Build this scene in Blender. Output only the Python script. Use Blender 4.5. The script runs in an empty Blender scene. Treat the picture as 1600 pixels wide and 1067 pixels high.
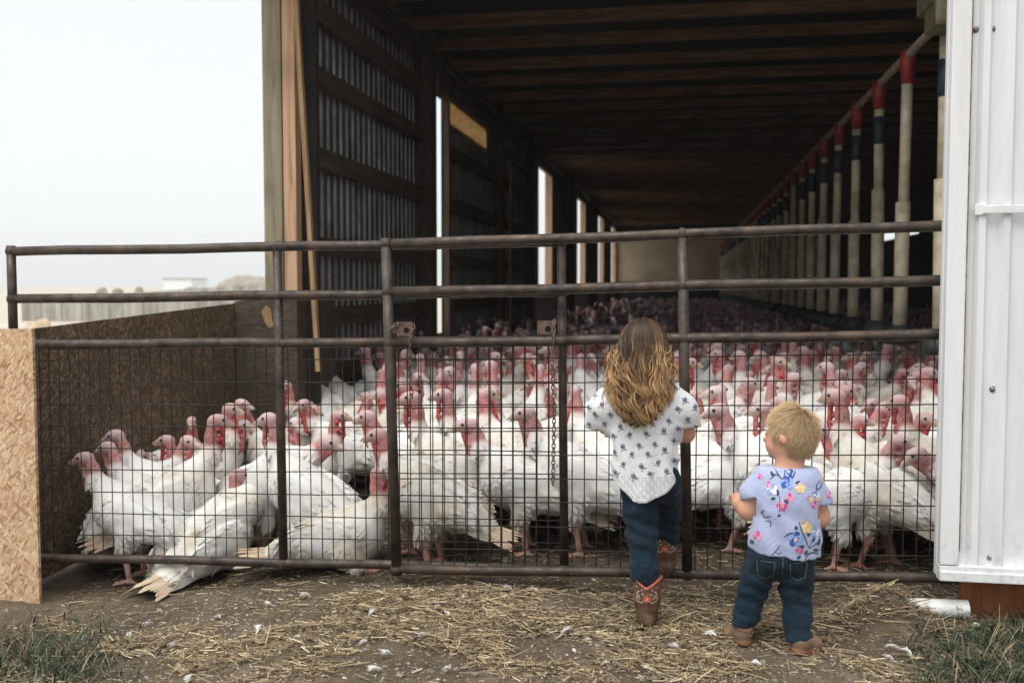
import bpy, bmesh, math, random
import numpy as np
from mathutils import Vector, Matrix, Euler
from mathutils.bvhtree import BVHTree
R = math.radians
scene = bpy.context.scene
col = scene.collection
random.seed(7)
RNG = np.random.default_rng(11)

# ------------------------------------------------------------------ camera
CAM = Vector((0, 0, 1.28))
FPX = 1555.0
PITCH = math.atan(86.5 / FPX)
YAW = math.atan(265 / FPX * 0.9985)
cam_d = bpy.data.cameras.new("camera")
cam = bpy.data.objects.new("camera", cam_d)
col.objects.link(cam)
cam.location = CAM
cam.rotation_euler = (math.pi / 2 - PITCH, 0, YAW)
cam_d.sensor_width = 36
cam_d.lens = 36 * FPX / 1600
cam_d.clip_start = 0.05
cam_d.clip_end = 3000
cam_d.dof.use_dof = True
cam_d.dof.focus_distance = 3.9
cam_d.dof.aperture_fstop = 2.8
scene.camera = cam
CR = cam.rotation_euler.to_matrix()

# ------------------------------------------------------------------ light
SUN_EL, SUN_AZ = R(66), R(-150)            # veiled sun, high behind the visitors
SUN_DIR = Vector((math.cos(SUN_EL) * math.sin(SUN_AZ), math.cos(SUN_EL) * math.cos(SUN_AZ), math.sin(SUN_EL)))
world = bpy.data.worlds.new("World")
scene.world = world
world.use_nodes = True
wn = world.node_tree
wn.nodes.clear()
w_out = wn.nodes.new('ShaderNodeOutputWorld')
w_bg = wn.nodes.new('ShaderNodeBackground')
w_sky = wn.nodes.new('ShaderNodeTexSky')
w_sky.sky_type = 'NISHITA'
w_sky.sun_disc = False
w_sky.sun_elevation = math.asin(SUN_DIR.z)
w_sky.sun_rotation = math.atan2(SUN_DIR.x, SUN_DIR.y)
w_sky.dust_density = 2.0
w_sky.air_density = 1.0
w_hs = wn.nodes.new('ShaderNodeHueSaturation')
w_hs.inputs['Saturation'].default_value = 0.42
wn.links.new(w_sky.outputs[0], w_hs.inputs['Color'])
w_mx = wn.nodes.new('ShaderNodeMix'); w_mx.data_type = 'RGBA'      # thin white overcast in front of the blue
w_mx.inputs[0].default_value = 0.86
w_mx.inputs[7].default_value = (4.10, 4.22, 4.24, 1)
wn.links.new(w_hs.outputs[0], w_mx.inputs[6])
wn.links.new(w_mx.outputs[2], w_bg.inputs['Color'])
w_bg.inputs['Strength'].default_value = 0.10
wn.links.new(w_bg.outputs[0], w_out.inputs[0])
sun_d = bpy.data.lights.new("sun", 'SUN')
sun = bpy.data.objects.new("sun", sun_d)
col.objects.link(sun)
sun_d.energy = 1.55
sun_d.angle = R(55)
sun_d.color = (1.0, 0.955, 0.89)
sun.rotation_euler = (-SUN_DIR).to_track_quat('-Z', 'Y').to_euler()
sun.location = (0, 0, 30)
scene.view_settings.view_transform = 'Standard'
scene.view_settings.look = 'None'
scene.view_settings.exposure = 1.25
scene.view_settings.gamma = 1.0

# ------------------------------------------------------------------ pixel <-> place
def ray(px, py):
    return CR @ Vector(((px - 800) / FPX, -(py - 533.5) / FPX, -1))
def at_y(px, py, Y):
    d = ray(px, py); return CAM + d * ((Y - CAM.y) / d.y)
def at_x(px, py, X):
    d = ray(px, py); return CAM + d * ((X - CAM.x) / d.x)
def at_z(px, py, Z):
    d = ray(px, py); return CAM + d * ((Z - CAM.z) / d.z)
def to_px(p):
    q = CR.transposed() @ (Vector(p) - CAM)
    return 800 + FPX * q.x / -q.z, 533.5 - FPX * q.y / -q.z

# ------------------------------------------------------------------ noise
def _h(ix, iy, iz, seed):
    n = (ix * 374761393 + iy * 668265263 + iz * 2147483647 + seed * 974634217) & 0xFFFFFFFF
    n = ((n ^ (n >> 13)) * 1274126177) & 0xFFFFFFFF
    return ((n ^ (n >> 16)) & 0xFFFF) / 65535.0
def vnoise(p, scale=1.0, seed=0):
    p = np.asarray(p, float) * scale
    i = np.floor(p).astype(np.int64); f = p - i
    f = f * f * (3 - 2 * f)
    r = 0
    for dx in (0, 1):
        wx = f[..., 0] if dx else 1 - f[..., 0]
        for dy in (0, 1):
            wy = f[..., 1] if dy else 1 - f[..., 1]
            for dz in (0, 1):
                wz = f[..., 2] if dz else 1 - f[..., 2]
                r = r + wx * wy * wz * _h(i[..., 0] + dx, i[..., 1] + dy, i[..., 2] + dz, seed)
    return r
def fbm(p, scale, seed=0, octs=3):
    r = 0; a = .5
    for o in range(octs):
        r = r + a * vnoise(p, scale * 2 ** o, seed + o * 17); a *= .5
    return r / (1 - .5 ** octs)
def sstep(a, b, x):
    t = np.clip((np.asarray(x, float) - a) / (b - a), 0, 1); return t * t * (3 - 2 * t)

def ground_z(x, y):
    x = np.asarray(x, float); y = np.asarray(y, float)
    z = -0.15 * sstep(-1.0, -2.7, x) * (1 - sstep(6.2, 7.4, y))
    p = np.stack([x, y, np.zeros_like(x)], -1)
    near = np.exp(-((x / 14) ** 2 + ((y - 5) / 14) ** 2))
    z = z + near * (0.05 * (fbm(p, 1.6, 3) - .5) + 0.022 * (fbm(p, 9, 5) - .5) + .010 * (vnoise(p, 40, 8) - .5))
    z = z + 0.115 * np.exp(-(((x - .79) / .15) ** 2 + ((y - 3.93) / .085) ** 2))
    # worn earth ridge running from the older child's boot to the pipe
    ax_, ay_, bx_, by_ = -.10, 3.60, .78, 3.90
    t = np.clip(((x - ax_) * (bx_ - ax_) + (y - ay_) * (by_ - ay_)) / ((bx_ - ax_) ** 2 + (by_ - ay_) ** 2), 0, 1)
    dd = np.hypot(x - ax_ - t * (bx_ - ax_), y - ay_ - t * (by_ - ay_)) + .03 * (vnoise(p, 7, 31) - .5)
    z = z + .034 * np.exp(-(dd / .055) ** 2) * np.clip(.3 + t * 1.4, 0, 1)
    return z
def gz(x, y): return float(ground_z(np.array([x]), np.array([y]))[0])

# ------------------------------------------------------------------ objects
def tag(o, label=None, cat=None, group=None, kind=None):
    if label: o['label'] = label
    if cat: o['category'] = cat
    if group: o['group'] = group
    if kind: o['kind'] = kind
    return o
def empty(name, loc, label, cat, group=None):
    o = bpy.data.objects.new(name, None); col.objects.link(o)
    o.location = loc; o.empty_display_size = .1
    return tag(o, label, cat, group)
def origin(o):
    v = Vector((0, 0, 0))
    while o is not None:
        v += o.location; o = o.parent
    return v

class MB:
    """collects faces in world coordinates and links them as ONE mesh object"""
    def __init__(s): s.v = []; s.f = []; s.m = []; s.c = []; s.cur = 0; s.col = (1, 1, 1)
    def add(s, vs, fs, m=None, c=None):
        n = len(s.v)
        s.v.extend([tuple(v) for v in vs])
        cc = s.col if c is None else c
        if len(cc) == len(vs) and hasattr(cc[0], '__len__'): s.c.extend([tuple(q) for q in cc])
        else: s.c.extend([tuple(cc)] * len(vs))
        s.f.extend([tuple(i + n for i in f) for f in fs])
        s.m.extend([s.cur if m is None else m] * len(fs))
        return s
    def box(s, c, size, rot=None, m=None, bev=0.0):
        hx, hy, hz = size[0] / 2, size[1] / 2, size[2] / 2
        c = Vector(c)
        M = rot if rot is not None else Matrix.Identity(3)
        if bev <= 0:
            vs = [c + M @ Vector((x, y, z)) for x in (-hx, hx) for y in (-hy, hy) for z in (-hz, hz)]
            return s.add(vs, [(0, 1, 3, 2), (4, 6, 7, 5), (0, 4, 5, 1), (2, 3, 7, 6), (0, 2, 6, 4), (1, 5, 7, 3)], m)
        bm = bmesh.new(); bmesh.ops.create_cube(bm, size=1)
        for v in bm.verts: v.co = Vector((v.co.x * size[0], v.co.y * size[1], v.co.z * size[2]))
        bmesh.ops.bevel(bm, geom=bm.edges[:], offset=bev, segments=2, profile=.7, affect='EDGES')
        vs = [c + M @ v.co for v in bm.verts]; bm.verts.index_update()
        fs = [[v.index for v in f.verts] for f in bm.faces]; bm.free()
        return s.add(vs, fs, m)
    def beam(s, p0, p1, w, h, up=(0, 0, 1), m=None, bev=0.0):
        p0, p1 = Vector(p0), Vector(p1); d = (p1 - p0); L = d.length; d.normalize()
        u = Vector(up); x = d; y = u.cross(x).normalized(); z = x.cross(y)
        M = Matrix((x, y, z)).transposed()
        return s.box((p0 + p1) / 2, (L, w, h), M, m, bev)
    def tube(s, pts, r, n=10, m=None, cap=True, c=None):
        pts = [Vector(p) for p in pts]
        rs = r if hasattr(r, '__len__') else [r] * len(pts)
        base = []; fs = []
        ref = None
        for i, p in enumerate(pts):
            a = pts[max(i - 1, 0)]; b = pts[min(i + 1, len(pts) - 1)]
            t = (b - a)
            t = t.normalized() if t.length > 1e-9 else Vector((0, 0, 1))
            if ref is None:
                ref = Vector((0, 0, 1)) if abs(t.z) < .9 else Vector((1, 0, 0))
            u = (ref - t * ref.dot(t))
            if u.length < 1e-6: u = t.orthogonal()
            u.normalize(); w = t.cross(u); ref = u
            for k in range(n):
                an = 2 * math.pi * k / n
                base.append(p + (u * math.cos(an) + w * math.sin(an)) * rs[i])
        for i in range(len(pts) - 1):
            for k in range(n):
                k2 = (k + 1) % n
                fs.append((i * n + k, i * n + k2, (i + 1) * n + k2, (i + 1) * n + k))
        if cap:
            fs.append(tuple(range(n))[::-1]); fs.append(tuple((len(pts) - 1) * n + k for k in range(n)))
        cc = None
        if c is not None:
            cc = []
            for i in range(len(pts)):
                q = c[i] if hasattr(c[0], '__len__') else c
                cc += [q] * n
        return s.add(base, fs, m, cc)
    def ball(s, c, r, nu=10, nv=7, m=None, M=None):
        c = Vector(c); rr = r if hasattr(r, '__len__') else (r, r, r)
        vs = []; fs = []
        for j in range(nv + 1):
            ph = math.pi * j / nv
            for i in range(nu):
                th = 2 * math.pi * i / nu
                v = Vector((rr[0] * math.sin(ph) * math.cos(th), rr[1] * math.sin(ph) * math.sin(th), rr[2] * math.cos(ph)))
                vs.append(c + (M @ v if M else v))
        for j in range(nv):
            for i in range(nu):
                i2 = (i + 1) % nu
                fs.append((j * nu + i, (j + 1) * nu + i, (j + 1) * nu + i2, j * nu + i2))
        return s.add(vs, fs, m)
    def build(s, name, mats, parent=None, smooth=False, loc=None, attr=False):
        me = bpy.data.meshes.new(name)
        o = bpy.data.objects.new(name, me); col.objects.link(o)
        off = Vector((0, 0, 0))
        if parent is not None:
            off = origin(parent)
            o.parent = parent
        elif loc is not None:
            off = Vector(loc); o.location = off
        V = np.array(s.v, float) - np.array(off)
        me.from_pydata(V.tolist(), [], s.f)
        for mm in (mats if isinstance(mats, (list, tuple)) else [mats]): me.materials.append(mm)
        me.polygons.foreach_set('material_index', np.array(s.m, np.int32))
        if attr:
            a = me.color_attributes.new('Col', 'FLOAT_COLOR', 'POINT')
            C = np.ones((len(V), 4), np.float32); C[:, :3] = np.array(s.c, np.float32)
            a.data.foreach_set('color', C.ravel())
        if smooth: me.polygons.foreach_set('use_smooth', np.ones(len(s.f), bool))
        me.update()
        return o

# ------------------------------------------------------------------ materials
def nodes(name):
    m = bpy.data.materials.new(name); m.use_nodes = True
    nt = m.node_tree; b = nt.nodes['Principled BSDF']
    return m, nt, b
def N(nt, t, **kw):
    n = nt.nodes.new(t)
    for k, v in kw.items():
        if k in n.inputs: n.inputs[k].default_value = v
        else: setattr(n, k, v)
    return n
def L(nt, a, b): nt.links.new(a, b)
def coords(nt, scale=(1, 1, 1), rot=(0, 0, 0), kind='Object'):
    tc = N(nt, 'ShaderNodeTexCoord'); mp = N(nt, 'ShaderNodeMapping')
    mp.inputs['Scale'].default_value = scale; mp.inputs['Rotation'].default_value = rot
    L(nt, tc.outputs[kind], mp.inputs[0]); return mp.outputs[0]
def noise(nt, vec, scale, detail=4, rough=.55, dist=0):
    n = N(nt, 'ShaderNodeTexNoise'); n.inputs['Scale'].default_value = scale
    n.inputs['Detail'].default_value = detail; n.inputs['Roughness'].default_value = rough
    n.inputs['Distortion'].default_value = dist
    if vec is not None: L(nt, vec, n.inputs['Vector'])
    return n.outputs['Fac']
def ramp(nt, fac, stops):
    r = N(nt, 'ShaderNodeValToRGB'); e = r.color_ramp.elements
    while len(e) < len(stops): e.new(.5)
    for el, (p, c) in zip(e, stops):
        el.position = p; el.color = (*c, 1) if hasattr(c, '__len__') else (c, c, c, 1)
    L(nt, fac, r.inputs[0]); return r.outputs[0]
def mix(nt, fac, a, b, mode='MIX'):
    n = N(nt, 'ShaderNodeMix', data_type='RGBA', blend_type=mode)
    for s, v in ((0, fac), (6, a), (7, b)):
        if isinstance(v, (int, float)): n.inputs[s].default_value = v
        elif isinstance(v, tuple): n.inputs[s].default_value = (*v, 1)
        else: L(nt, v, n.inputs[s])
    return n.outputs[2]
def bump(nt, b, h, strength=.3, dist=.01):
    n = N(nt, 'ShaderNodeBump'); n.inputs['Strength'].default_value = strength; n.inputs['Distance'].default_value = dist
    L(nt, h, n.inputs['Height']); L(nt, n.outputs[0], b.inputs['Normal'])
def mottled(name, c0, c1, scale=8, rough=.7, metal=0, bs=.2, bd=.004, stretch=(1, 1, 1), lo=.35, hi=.65, spec=None, rough2=None):
    m, nt, b = nodes(name)
    v = coords(nt, stretch)
    f = noise(nt, v, scale, 6)
    L(nt, ramp(nt, f, [(lo, c0), (hi, c1)]), b.inputs['Base Color'])
    b.inputs['Roughness'].default_value = rough; b.inputs['Metallic'].default_value = metal
    if spec is not None: b.inputs['Specular IOR Level'].default_value = spec
    if bs: bump(nt, b, noise(nt, v, scale * 4, 4), bs, bd)
    if rough2: L(nt, ramp(nt, noise(nt, v, scale * 2.3, 4), [(.3, rough), (.7, rough2)]), b.inputs['Roughness'])
    return m
def wood(name, c0, c1, c2, axis=2, scale=1.0, rough=.8):
    """long grain along one axis with knots and stains"""
    m, nt, b = nodes(name)
    st = [26 * scale] * 3; st[axis] = 1.4 * scale
    v = coords(nt, tuple(st))
    g = noise(nt, v, 1.0, 5, .6, .6)
    v2 = coords(nt, (2.5, 2.5, 2.5))
    big = noise(nt, v2, 1.2, 4)
    c = ramp(nt, g, [(.3, c0), (.52, c1), (.72, c2)])
    c = mix(nt, ramp(nt, big, [(.5, 0), (.72, .55)]), c, c0)
    L(nt, c, b.inputs['Base Color']); b.inputs['Roughness'].default_value = rough
    b.inputs['Specular IOR Level'].default_value = .25
    bump(nt, b, g, .35, .003)
    return m
def osb(name, tones, plane='YZ', dirt=0.0):
    """pressed strands: three sheets of stretched cells, each turned another way"""
    m, nt, b = nodes(name)
    tc = N(nt, 'ShaderNodeTexCoord')
    colr = None; hgt = None
    for i, (an, sc) in enumerate(((20, 1.0), (82, 1.15), (140, .85), (55, 1.4))):
        m0 = N(nt, 'ShaderNodeMapping'); mp = N(nt, 'ShaderNodeMapping')
        r = (R(an), 0, 0) if plane == 'YZ' else (0, R(an), 0)
        m0.inputs['Rotation'].default_value = r; L(nt, m0.outputs[0], mp.inputs[0])
        s3 = (1, 92 * sc, 27 * sc) if plane == 'YZ' else (27 * sc, 1, 92 * sc)
        mp.inputs['Scale'].default_value = s3
        mp.inputs['Location'].default_value = (0, i * 3.1, i * 1.7)
        wob = N(nt, 'ShaderNodeTexNoise'); wob.inputs['Scale'].default_value = 9
        L(nt, tc.outputs['Object'], wob.inputs['Vector'])
        ad = N(nt, 'ShaderNodeVectorMath', operation='MULTIPLY_ADD')
        ad.inputs[1].default_value = (.05, .05, .05)
        L(nt, wob.outputs['Color'], ad.inputs[0]); L(nt, tc.outputs['Object'], ad.inputs[2])
        L(nt, ad.outputs[0], m0.inputs[0])
        vo = N(nt, 'ShaderNodeTexVoronoi'); vo.inputs['Scale'].default_value = 1.0
        vo.inputs['Randomness'].default_value = 1.0
        L(nt, mp.outputs[0], vo.inputs['Vector'])
        sep = N(nt, 'ShaderNodeSeparateColor'); L(nt, vo.outputs['Color'], sep.inputs[0])
        c = ramp(nt, sep.outputs[0], [(0, tones[0]), (.3, tones[1]), (.7, tones[2]), (1, tones[3])])
        if colr is None: colr = c; hgt = sep.outputs[1]
        else:
            k = N(nt, 'ShaderNodeMath', operation='GREATER_THAN'); k.inputs[1].default_value = .52
            L(nt, sep.outputs[2], k.inputs[0])
            colr = mix(nt, k.outputs[0], colr, c)
            hgt = mix(nt, k.outputs[0], hgt, sep.outputs[1])
    gr = noise(nt, tc.outputs['Object'], 190, 4, .7)
    colr = mix(nt, .55, colr, mix(nt, 1.0, colr, ramp(nt, gr, [(.3, .55), (.7, 1.25)]), 'MULTIPLY'))
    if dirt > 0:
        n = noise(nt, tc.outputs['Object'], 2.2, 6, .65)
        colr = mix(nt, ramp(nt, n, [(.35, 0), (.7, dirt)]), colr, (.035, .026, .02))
    L(nt, colr, b.inputs['Base Color']); b.inputs['Roughness'].default_value = .75
    bump(nt, b, hgt, .35, .003)
    return m
def attr_mat(name, rough=.8, spec=.3, extra=None, var=0.0, sheen=0.0):
    m, nt, b = nodes(name)
    a = N(nt, 'ShaderNodeVertexColor', layer_name='Col')
    c = a.outputs[0]
    if extra: c = extra(nt, b, c)
    L(nt, c, b.inputs['Base Color']); b.inputs['Roughness'].default_value = rough
    b.inputs['Specular IOR Level'].default_value = spec
    if sheen: b.inputs['Sheen Weight'].default_value = sheen
    return m

# ------------------------------------------------------------------ soft-blended solids (one continuous surface)
class Solid:
    def __init__(s, k=.02): s.p = []; s.k = k; s.cut = []
    def cone(s, a, b, ra, rb, c=(1, 1, 1), k=None, sq=None):
        s.p.append(('c', np.array(a, float), np.array(b, float), ra, rb, c, s.k if k is None else k, sq)); return s
    def ell(s, c, r, col_=(1, 1, 1), M=None, k=None):
        s.p.append(('e', np.array(c, float), np.array(r, float), None if M is None else np.array(M, float), None, col_, s.k if k is None else k, None)); return s
    def chain(s, pts, rs, c=(1, 1, 1), k=None):
        for i in range(len(pts) - 1):
            s.cone(pts[i], pts[i + 1], rs[i], rs[i + 1], c[i] if hasattr(c[0], '__len__') else c, k)
        return s
    @staticmethod
    def dist(q, P):
        if q[0] == 'c':
            d = q[2] - q[1]; dd = float(d @ d) + 1e-12
            w = P - q[1]
            t = np.clip((w @ d) / dd, 0, 1)
            e = w - t[..., None] * d
            if q[7] is not None: e = e / np.array(q[7])
            return np.sqrt((e * e).sum(-1)) - (q[3] + t * (q[4] - q[3]))
        w = P - q[1]
        if q[3] is not None: w = w @ q[3]          # rotate into the local frame (columns = axes)
        k0 = np.sqrt(((w / q[2]) ** 2).sum(-1)); k1 = np.sqrt(((w / (q[2] ** 2)) ** 2).sum(-1)) + 1e-9
        return k0 * (k0 - 1) / k1
    def bounds(s, q):
        if q[0] == 'c':
            r = max(q[3], q[4]) * (max(q[7]) if q[7] is not None else 1)
            return np.minimum(q[1], q[2]) - r, np.maximum(q[1], q[2]) + r
        r = q[2].max(); return q[1] - r, q[1] + r
    def mesh(s, h, cutfn=None, dispfn=None, smear=.012):
        lo = np.min([s.bounds(q)[0] for q in s.p], 0) - 3 * h; hi = np.max([s.bounds(q)[1] for q in s.p], 0) + 3 * h
        n = np.ceil((hi - lo) / h).astype(int) + 1
        F = np.full(n, 1.0)
        ax = [lo[i] + h * np.arange(n[i]) for i in range(3)]
        for q in s.p:
            b0, b1 = s.bounds(q); mg = q[6] + 4 * h
            i0 = np.maximum(np.floor((b0 - mg - lo) / h).astype(int), 0); i1 = np.minimum(np.ceil((b1 + mg - lo) / h).astype(int) + 1, n)
            sl = tuple(slice(i0[i], i1[i]) for i in range(3))
            P = np.stack(np.meshgrid(*[ax[i][sl[i]] for i in range(3)], indexing='ij'), -1)
            d = s.dist(q, P); f = F[sl]; k = max(q[6], 1e-6)
            hh = np.maximum(k - np.abs(f - d), 0) / k
            F[sl] = np.minimum(f, d) - hh * hh * k * .25
        if cutfn is not None or dispfn is not None:
            P = np.stack(np.meshgrid(*ax, indexing='ij'), -1)
            if dispfn is not None: F = F + dispfn(P)
            if cutfn is not None: F = np.maximum(F, cutfn(P))
        V, Q = surface_nets(F, lo, h)
        # colours: nearest solids, softly mixed
        W = np.zeros(len(V)); C = np.zeros((len(V), 3))
        dm = np.full(len(V), 1e9); ds = []
        for q in s.p:
            d = s.dist(q, V); ds.append(d); dm = np.minimum(dm, d)
        for q, d in zip(s.p, ds):
            w = np.exp(-(d - dm) / smear); W += w; C += w[:, None] * np.array(q[5])
        return V, Q, C / W[:, None]
def surface_nets(F, lo, h):
    S = F < 0
    n = np.array(F.shape) - 1
    cnt = np.zeros(n); acc = np.zeros((*n, 3))
    def corner(A, d): return A[d[0]:d[0] + n[0], d[1]:d[1] + n[1], d[2]:d[2] + n[2]]
    cs = [(x, y, z) for x in (0, 1) for y in (0, 1) for z in (0, 1)]
    for a in cs:
        for i in range(3):
            if a[i] == 0:
                b = list(a); b[i] = 1
                fa, fb = corner(F, a), corner(F, b)
                m = corner(S, a) != corner(S, b)
                t = np.where(m, fa / np.where(m, fa - fb, 1), 0)
                cnt += m
                for j in range(3):
                    acc[..., j] += m * (a[j] + (t if j == i else 0))
    act = cnt > 0
    idx = np.full(n, -1, np.int64); idx[act] = np.arange(act.sum())
    base = np.argwhere(act)
    V = lo + h * (base + acc[act] / cnt[act][:, None])
    quads = []
    for i in range(3):
        j, k = (i + 1) % 3, (i + 2) % 3
        sa = [slice(None)] * 3; sb = [slice(None)] * 3
        sa[i] = slice(0, -1); sb[i] = slice(1, None)
        A, B = S[tuple(sa)], S[tuple(sb)]
        E = np.argwhere(A != B)
        if len(E) == 0: continue
        ok = (E[:, j] >= 1) & (E[:, k] >= 1) & (E[:, j] < n[j]) & (E[:, k] < n[k]) & (E[:, i] < n[i])
        E = E[ok]
        inside = A[tuple(E.T)]
        def cell(dj, dk):
            Cc = E.copy(); Cc[:, j] -= dj; Cc[:, k] -= dk
            return idx[tuple(Cc.T)]
        q = np.stack([cell(1, 1), cell(0, 1), cell(0, 0), cell(1, 0)], 1)
        q[~inside] = q[~inside][:, ::-1]
        quads.append(q)
    return V, np.concatenate(quads)
def relax(V, Q, it=2, lam=.5):
    V = V.copy(); e = np.concatenate([Q[:, [0, 1]], Q[:, [1, 2]], Q[:, [2, 3]], Q[:, [3, 0]]])
    e = np.concatenate([e, e[:, ::-1]])
    deg = np.bincount(e[:, 0], minlength=len(V)).astype(float); deg[deg == 0] = 1
    for _ in range(it):
        for l in (lam, -lam * 1.02):
            A = np.zeros_like(V)
            for j in range(3): A[:, j] = np.bincount(e[:, 0], V[e[:, 1], j], len(V))
            V += l * (A / deg[:, None] - V)
    return V
def vnormals(V, Q):
    fn = np.cross(V[Q[:, 2]] - V[Q[:, 0]], V[Q[:, 3]] - V[Q[:, 1]])
    Nn = np.zeros_like(V)
    for c in range(4):
        for j in range(3): Nn[:, j] += np.bincount(Q[:, c], fn[:, j], len(V))
    return Nn / (np.linalg.norm(Nn, axis=1)[:, None] + 1e-12)
def rotz(a):
    return np.array([[math.cos(a), -math.sin(a), 0], [math.sin(a), math.cos(a), 0], [0, 0, 1]])
# ================================================================== MATERIALS
def plumage_extra(nt, b, c):
    """bird to bird: redder or paler skin, cleaner or dirtier feathers; fine feather relief"""
    oi = N(nt, 'ShaderNodeObjectInfo')
    v = coords(nt)
    n = noise(nt, v, 7, 5, .6)
    add = N(nt, 'ShaderNodeMath', operation='ADD'); L(nt, n, add.inputs[0])
    mul = N(nt, 'ShaderNodeMath', operation='MULTIPLY'); L(nt, oi.outputs['Random'], mul.inputs[0]); mul.inputs[1].default_value = .22
    L(nt, mul.outputs[0], add.inputs[1])
    d = ramp(nt, add.outputs[0], [(.57, 0), (.84, .65)])
    sep = N(nt, 'ShaderNodeSeparateColor', mode='HSV'); L(nt, c, sep.inputs[0])
    feather = ramp(nt, sep.outputs[1], [(.18, 1), (.4, 0)])
    k = N(nt, 'ShaderNodeMath', operation='MULTIPLY'); L(nt, d, k.inputs[0]); L(nt, feather, k.inputs[1])
    c = mix(nt, k.outputs[0], c, (.38, .30, .19))
    # skin tone differs from bird to bird
    hs = N(nt, 'ShaderNodeHueSaturation'); L(nt, c, hs.inputs['Color'])
    r2 = N(nt, 'ShaderNodeMapRange'); L(nt, oi.outputs['Random'], r2.inputs[0]); r2.inputs[3].default_value = .78; r2.inputs[4].default_value = 1.30
    L(nt, r2.outputs[0], hs.inputs['Saturation'])
    wn_ = N(nt, 'ShaderNodeTexWhiteNoise', noise_dimensions='1D'); L(nt, oi.outputs['Random'], wn_.inputs['W'])
    r3 = N(nt, 'ShaderNodeMapRange'); L(nt, wn_.outputs['Value'], r3.inputs[0]); r3.inputs[3].default_value = .62; r3.inputs[4].default_value = 1.0
    r4 = N(nt, 'ShaderNodeMix', data_type='FLOAT'); L(nt, feather, r4.inputs[0]); L(nt, r3.outputs[0], r4.inputs[2]); r4.inputs[3].default_value = 1.0
    L(nt, r4.outputs[0], hs.inputs['Value'])
    mp = N(nt, 'ShaderNodeMapping'); mp.inputs['Scale'].default_value = (30, 60, 60)
    tc = N(nt, 'ShaderNodeTexCoord'); L(nt, tc.outputs['Object'], mp.inputs[0])
    f = noise(nt, mp.outputs[0], 1.5, 4, .6)
    bump(nt, b, f, .3, .005)
    # warty skin breaks up the pink
    w = noise(nt, v, 130, 3)
    ws = N(nt, 'ShaderNodeMath', operation='SUBTRACT'); ws.inputs[0].default_value = 1; L(nt, feather, ws.inputs[1])
    wm = N(nt, 'ShaderNodeMath', operation='MULTIPLY'); L(nt, ramp(nt, w, [(.45, 0), (.62, .5)]), wm.inputs[0]); L(nt, ws.outputs[0], wm.inputs[1])
    c2 = mix(nt, wm.outputs[0], hs.outputs[0], (.62, .42, .42))
    fl_ = N(nt, 'ShaderNodeMath', operation='MULTIPLY'); L(nt, ramp(nt, noise(nt, v, 34, 4, .65), [(.50, 0), (.66, .65)]), fl_.inputs[0]); L(nt, ws.outputs[0], fl_.inputs[1])
    return mix(nt, fl_.outputs[0], c2, (.36, .055, .05))
M = {}
M['turkey'] = attr_mat('turkey_plumage_and_skin', .85, .2, plumage_extra)
m, nt, b = nodes('bird_eye'); b.inputs['Base Color'].default_value = (.004, .003, .003, 1); b.inputs['Roughness'].default_value = .12; M['eye'] = m
M['steel'] = mottled('worn_dark_steel', (.026, .018, .014), (.080, .058, .045), 14, .5, .45, .35, .0015, rough2=.75, spec=.5)
def steel():
    m, nt, b = nodes('worn_dark_steel'); v = coords(nt)
    c = ramp(nt, noise(nt, v, 14, 6), [(.35, (.024, .017, .014)), (.65, (.078, .058, .046))])
    c = mix(nt, ramp(nt, noise(nt, v, 5, 6, .7), [(.52, 0), (.7, .6)]), c, (.12, .062, .034))          # rust bloom
    c = mix(nt, ramp(nt, noise(nt, v, 75, 4, .6), [(.68, 0), (.73, .8)]), c, (.34, .31, .28))          # chips and droppings
    c = mix(nt, ramp(nt, noise(nt, v, 9, 7, .75, 1.0), [(.64, 0), (.70, .5)]), c, (.25, .22, .19))
    L(nt, c, b.inputs['Base Color']); b.inputs['Metallic'].default_value = .3
    L(nt, ramp(nt, noise(nt, v, 30, 4), [(.3, .38), (.7, .75)]), b.inputs['Roughness'])
    bump(nt, b, noise(nt, v, 60, 5), .35, .0015); return m
M['steel'] = steel()
M['wire'] = mottled('dark_welded_wire', (.012, .009, .0075), (.034, .025, .019), 20, .6, .4, 0)
M['rust'] = mottled('rusty_steel', (.09, .055, .038), (.20, .14, .11), 25, .7, .4, .3, .001)
M['galv'] = mottled('weathered_galvanised_sheet', (.155, .148, .135), (.29, .28, .26), 3, .45, .7, .1, .001, rough2=.6)
M['white_steel'] = None
def white_extra():
    m, nt, b = nodes('white_painted_sheet_steel')
    v = coords(nt, (6, 6, .8)); n = noise(nt, v, 2.5, 6, .65)
    c = ramp(nt, n, [(.30, (.66, .675, .69)), (.6, (.75, .765, .78))])
    v2 = coords(nt); n2 = noise(nt, v2, 45, 6, .7)
    c = mix(nt, ramp(nt, n2, [(.69, 0), (.76, .6)]), c, (.25, .13, .07))
    sc = noise(nt, coords(nt, (60, 60, 3)), 1.5, 3)
    c = mix(nt, ramp(nt, sc, [(.68, 0), (.76, .25)]), c, (.40, .40, .39))
    sp = N(nt, 'ShaderNodeSeparateXYZ'); tc = N(nt, 'ShaderNodeTexCoord'); L(nt, tc.outputs['Object'], sp.inputs[0])
    mr = N(nt, 'ShaderNodeMapRange'); L(nt, sp.outputs[2], mr.inputs[0]); mr.inputs[1].default_value = .32; mr.inputs[2].default_value = 0.0
    sq = N(nt, 'ShaderNodeMath', operation='MULTIPLY'); L(nt, mr.outputs[0], sq.inputs[0]); L(nt, ramp(nt, noise(nt, v2, 28, 7, .75), [(.50, 0), (.70, .55)]), sq.inputs[1])
    c = mix(nt, sq.outputs[0], c, (.30, .25, .19))                     # mud splashed up from the yard
    L(nt, c, b.inputs['Base Color']); b.inputs['Roughness'].default_value = .42
    bump(nt, b, noise(nt, v2, 3, 3), .12, .01)
    return m
M['white_steel'] = white_extra()
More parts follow.
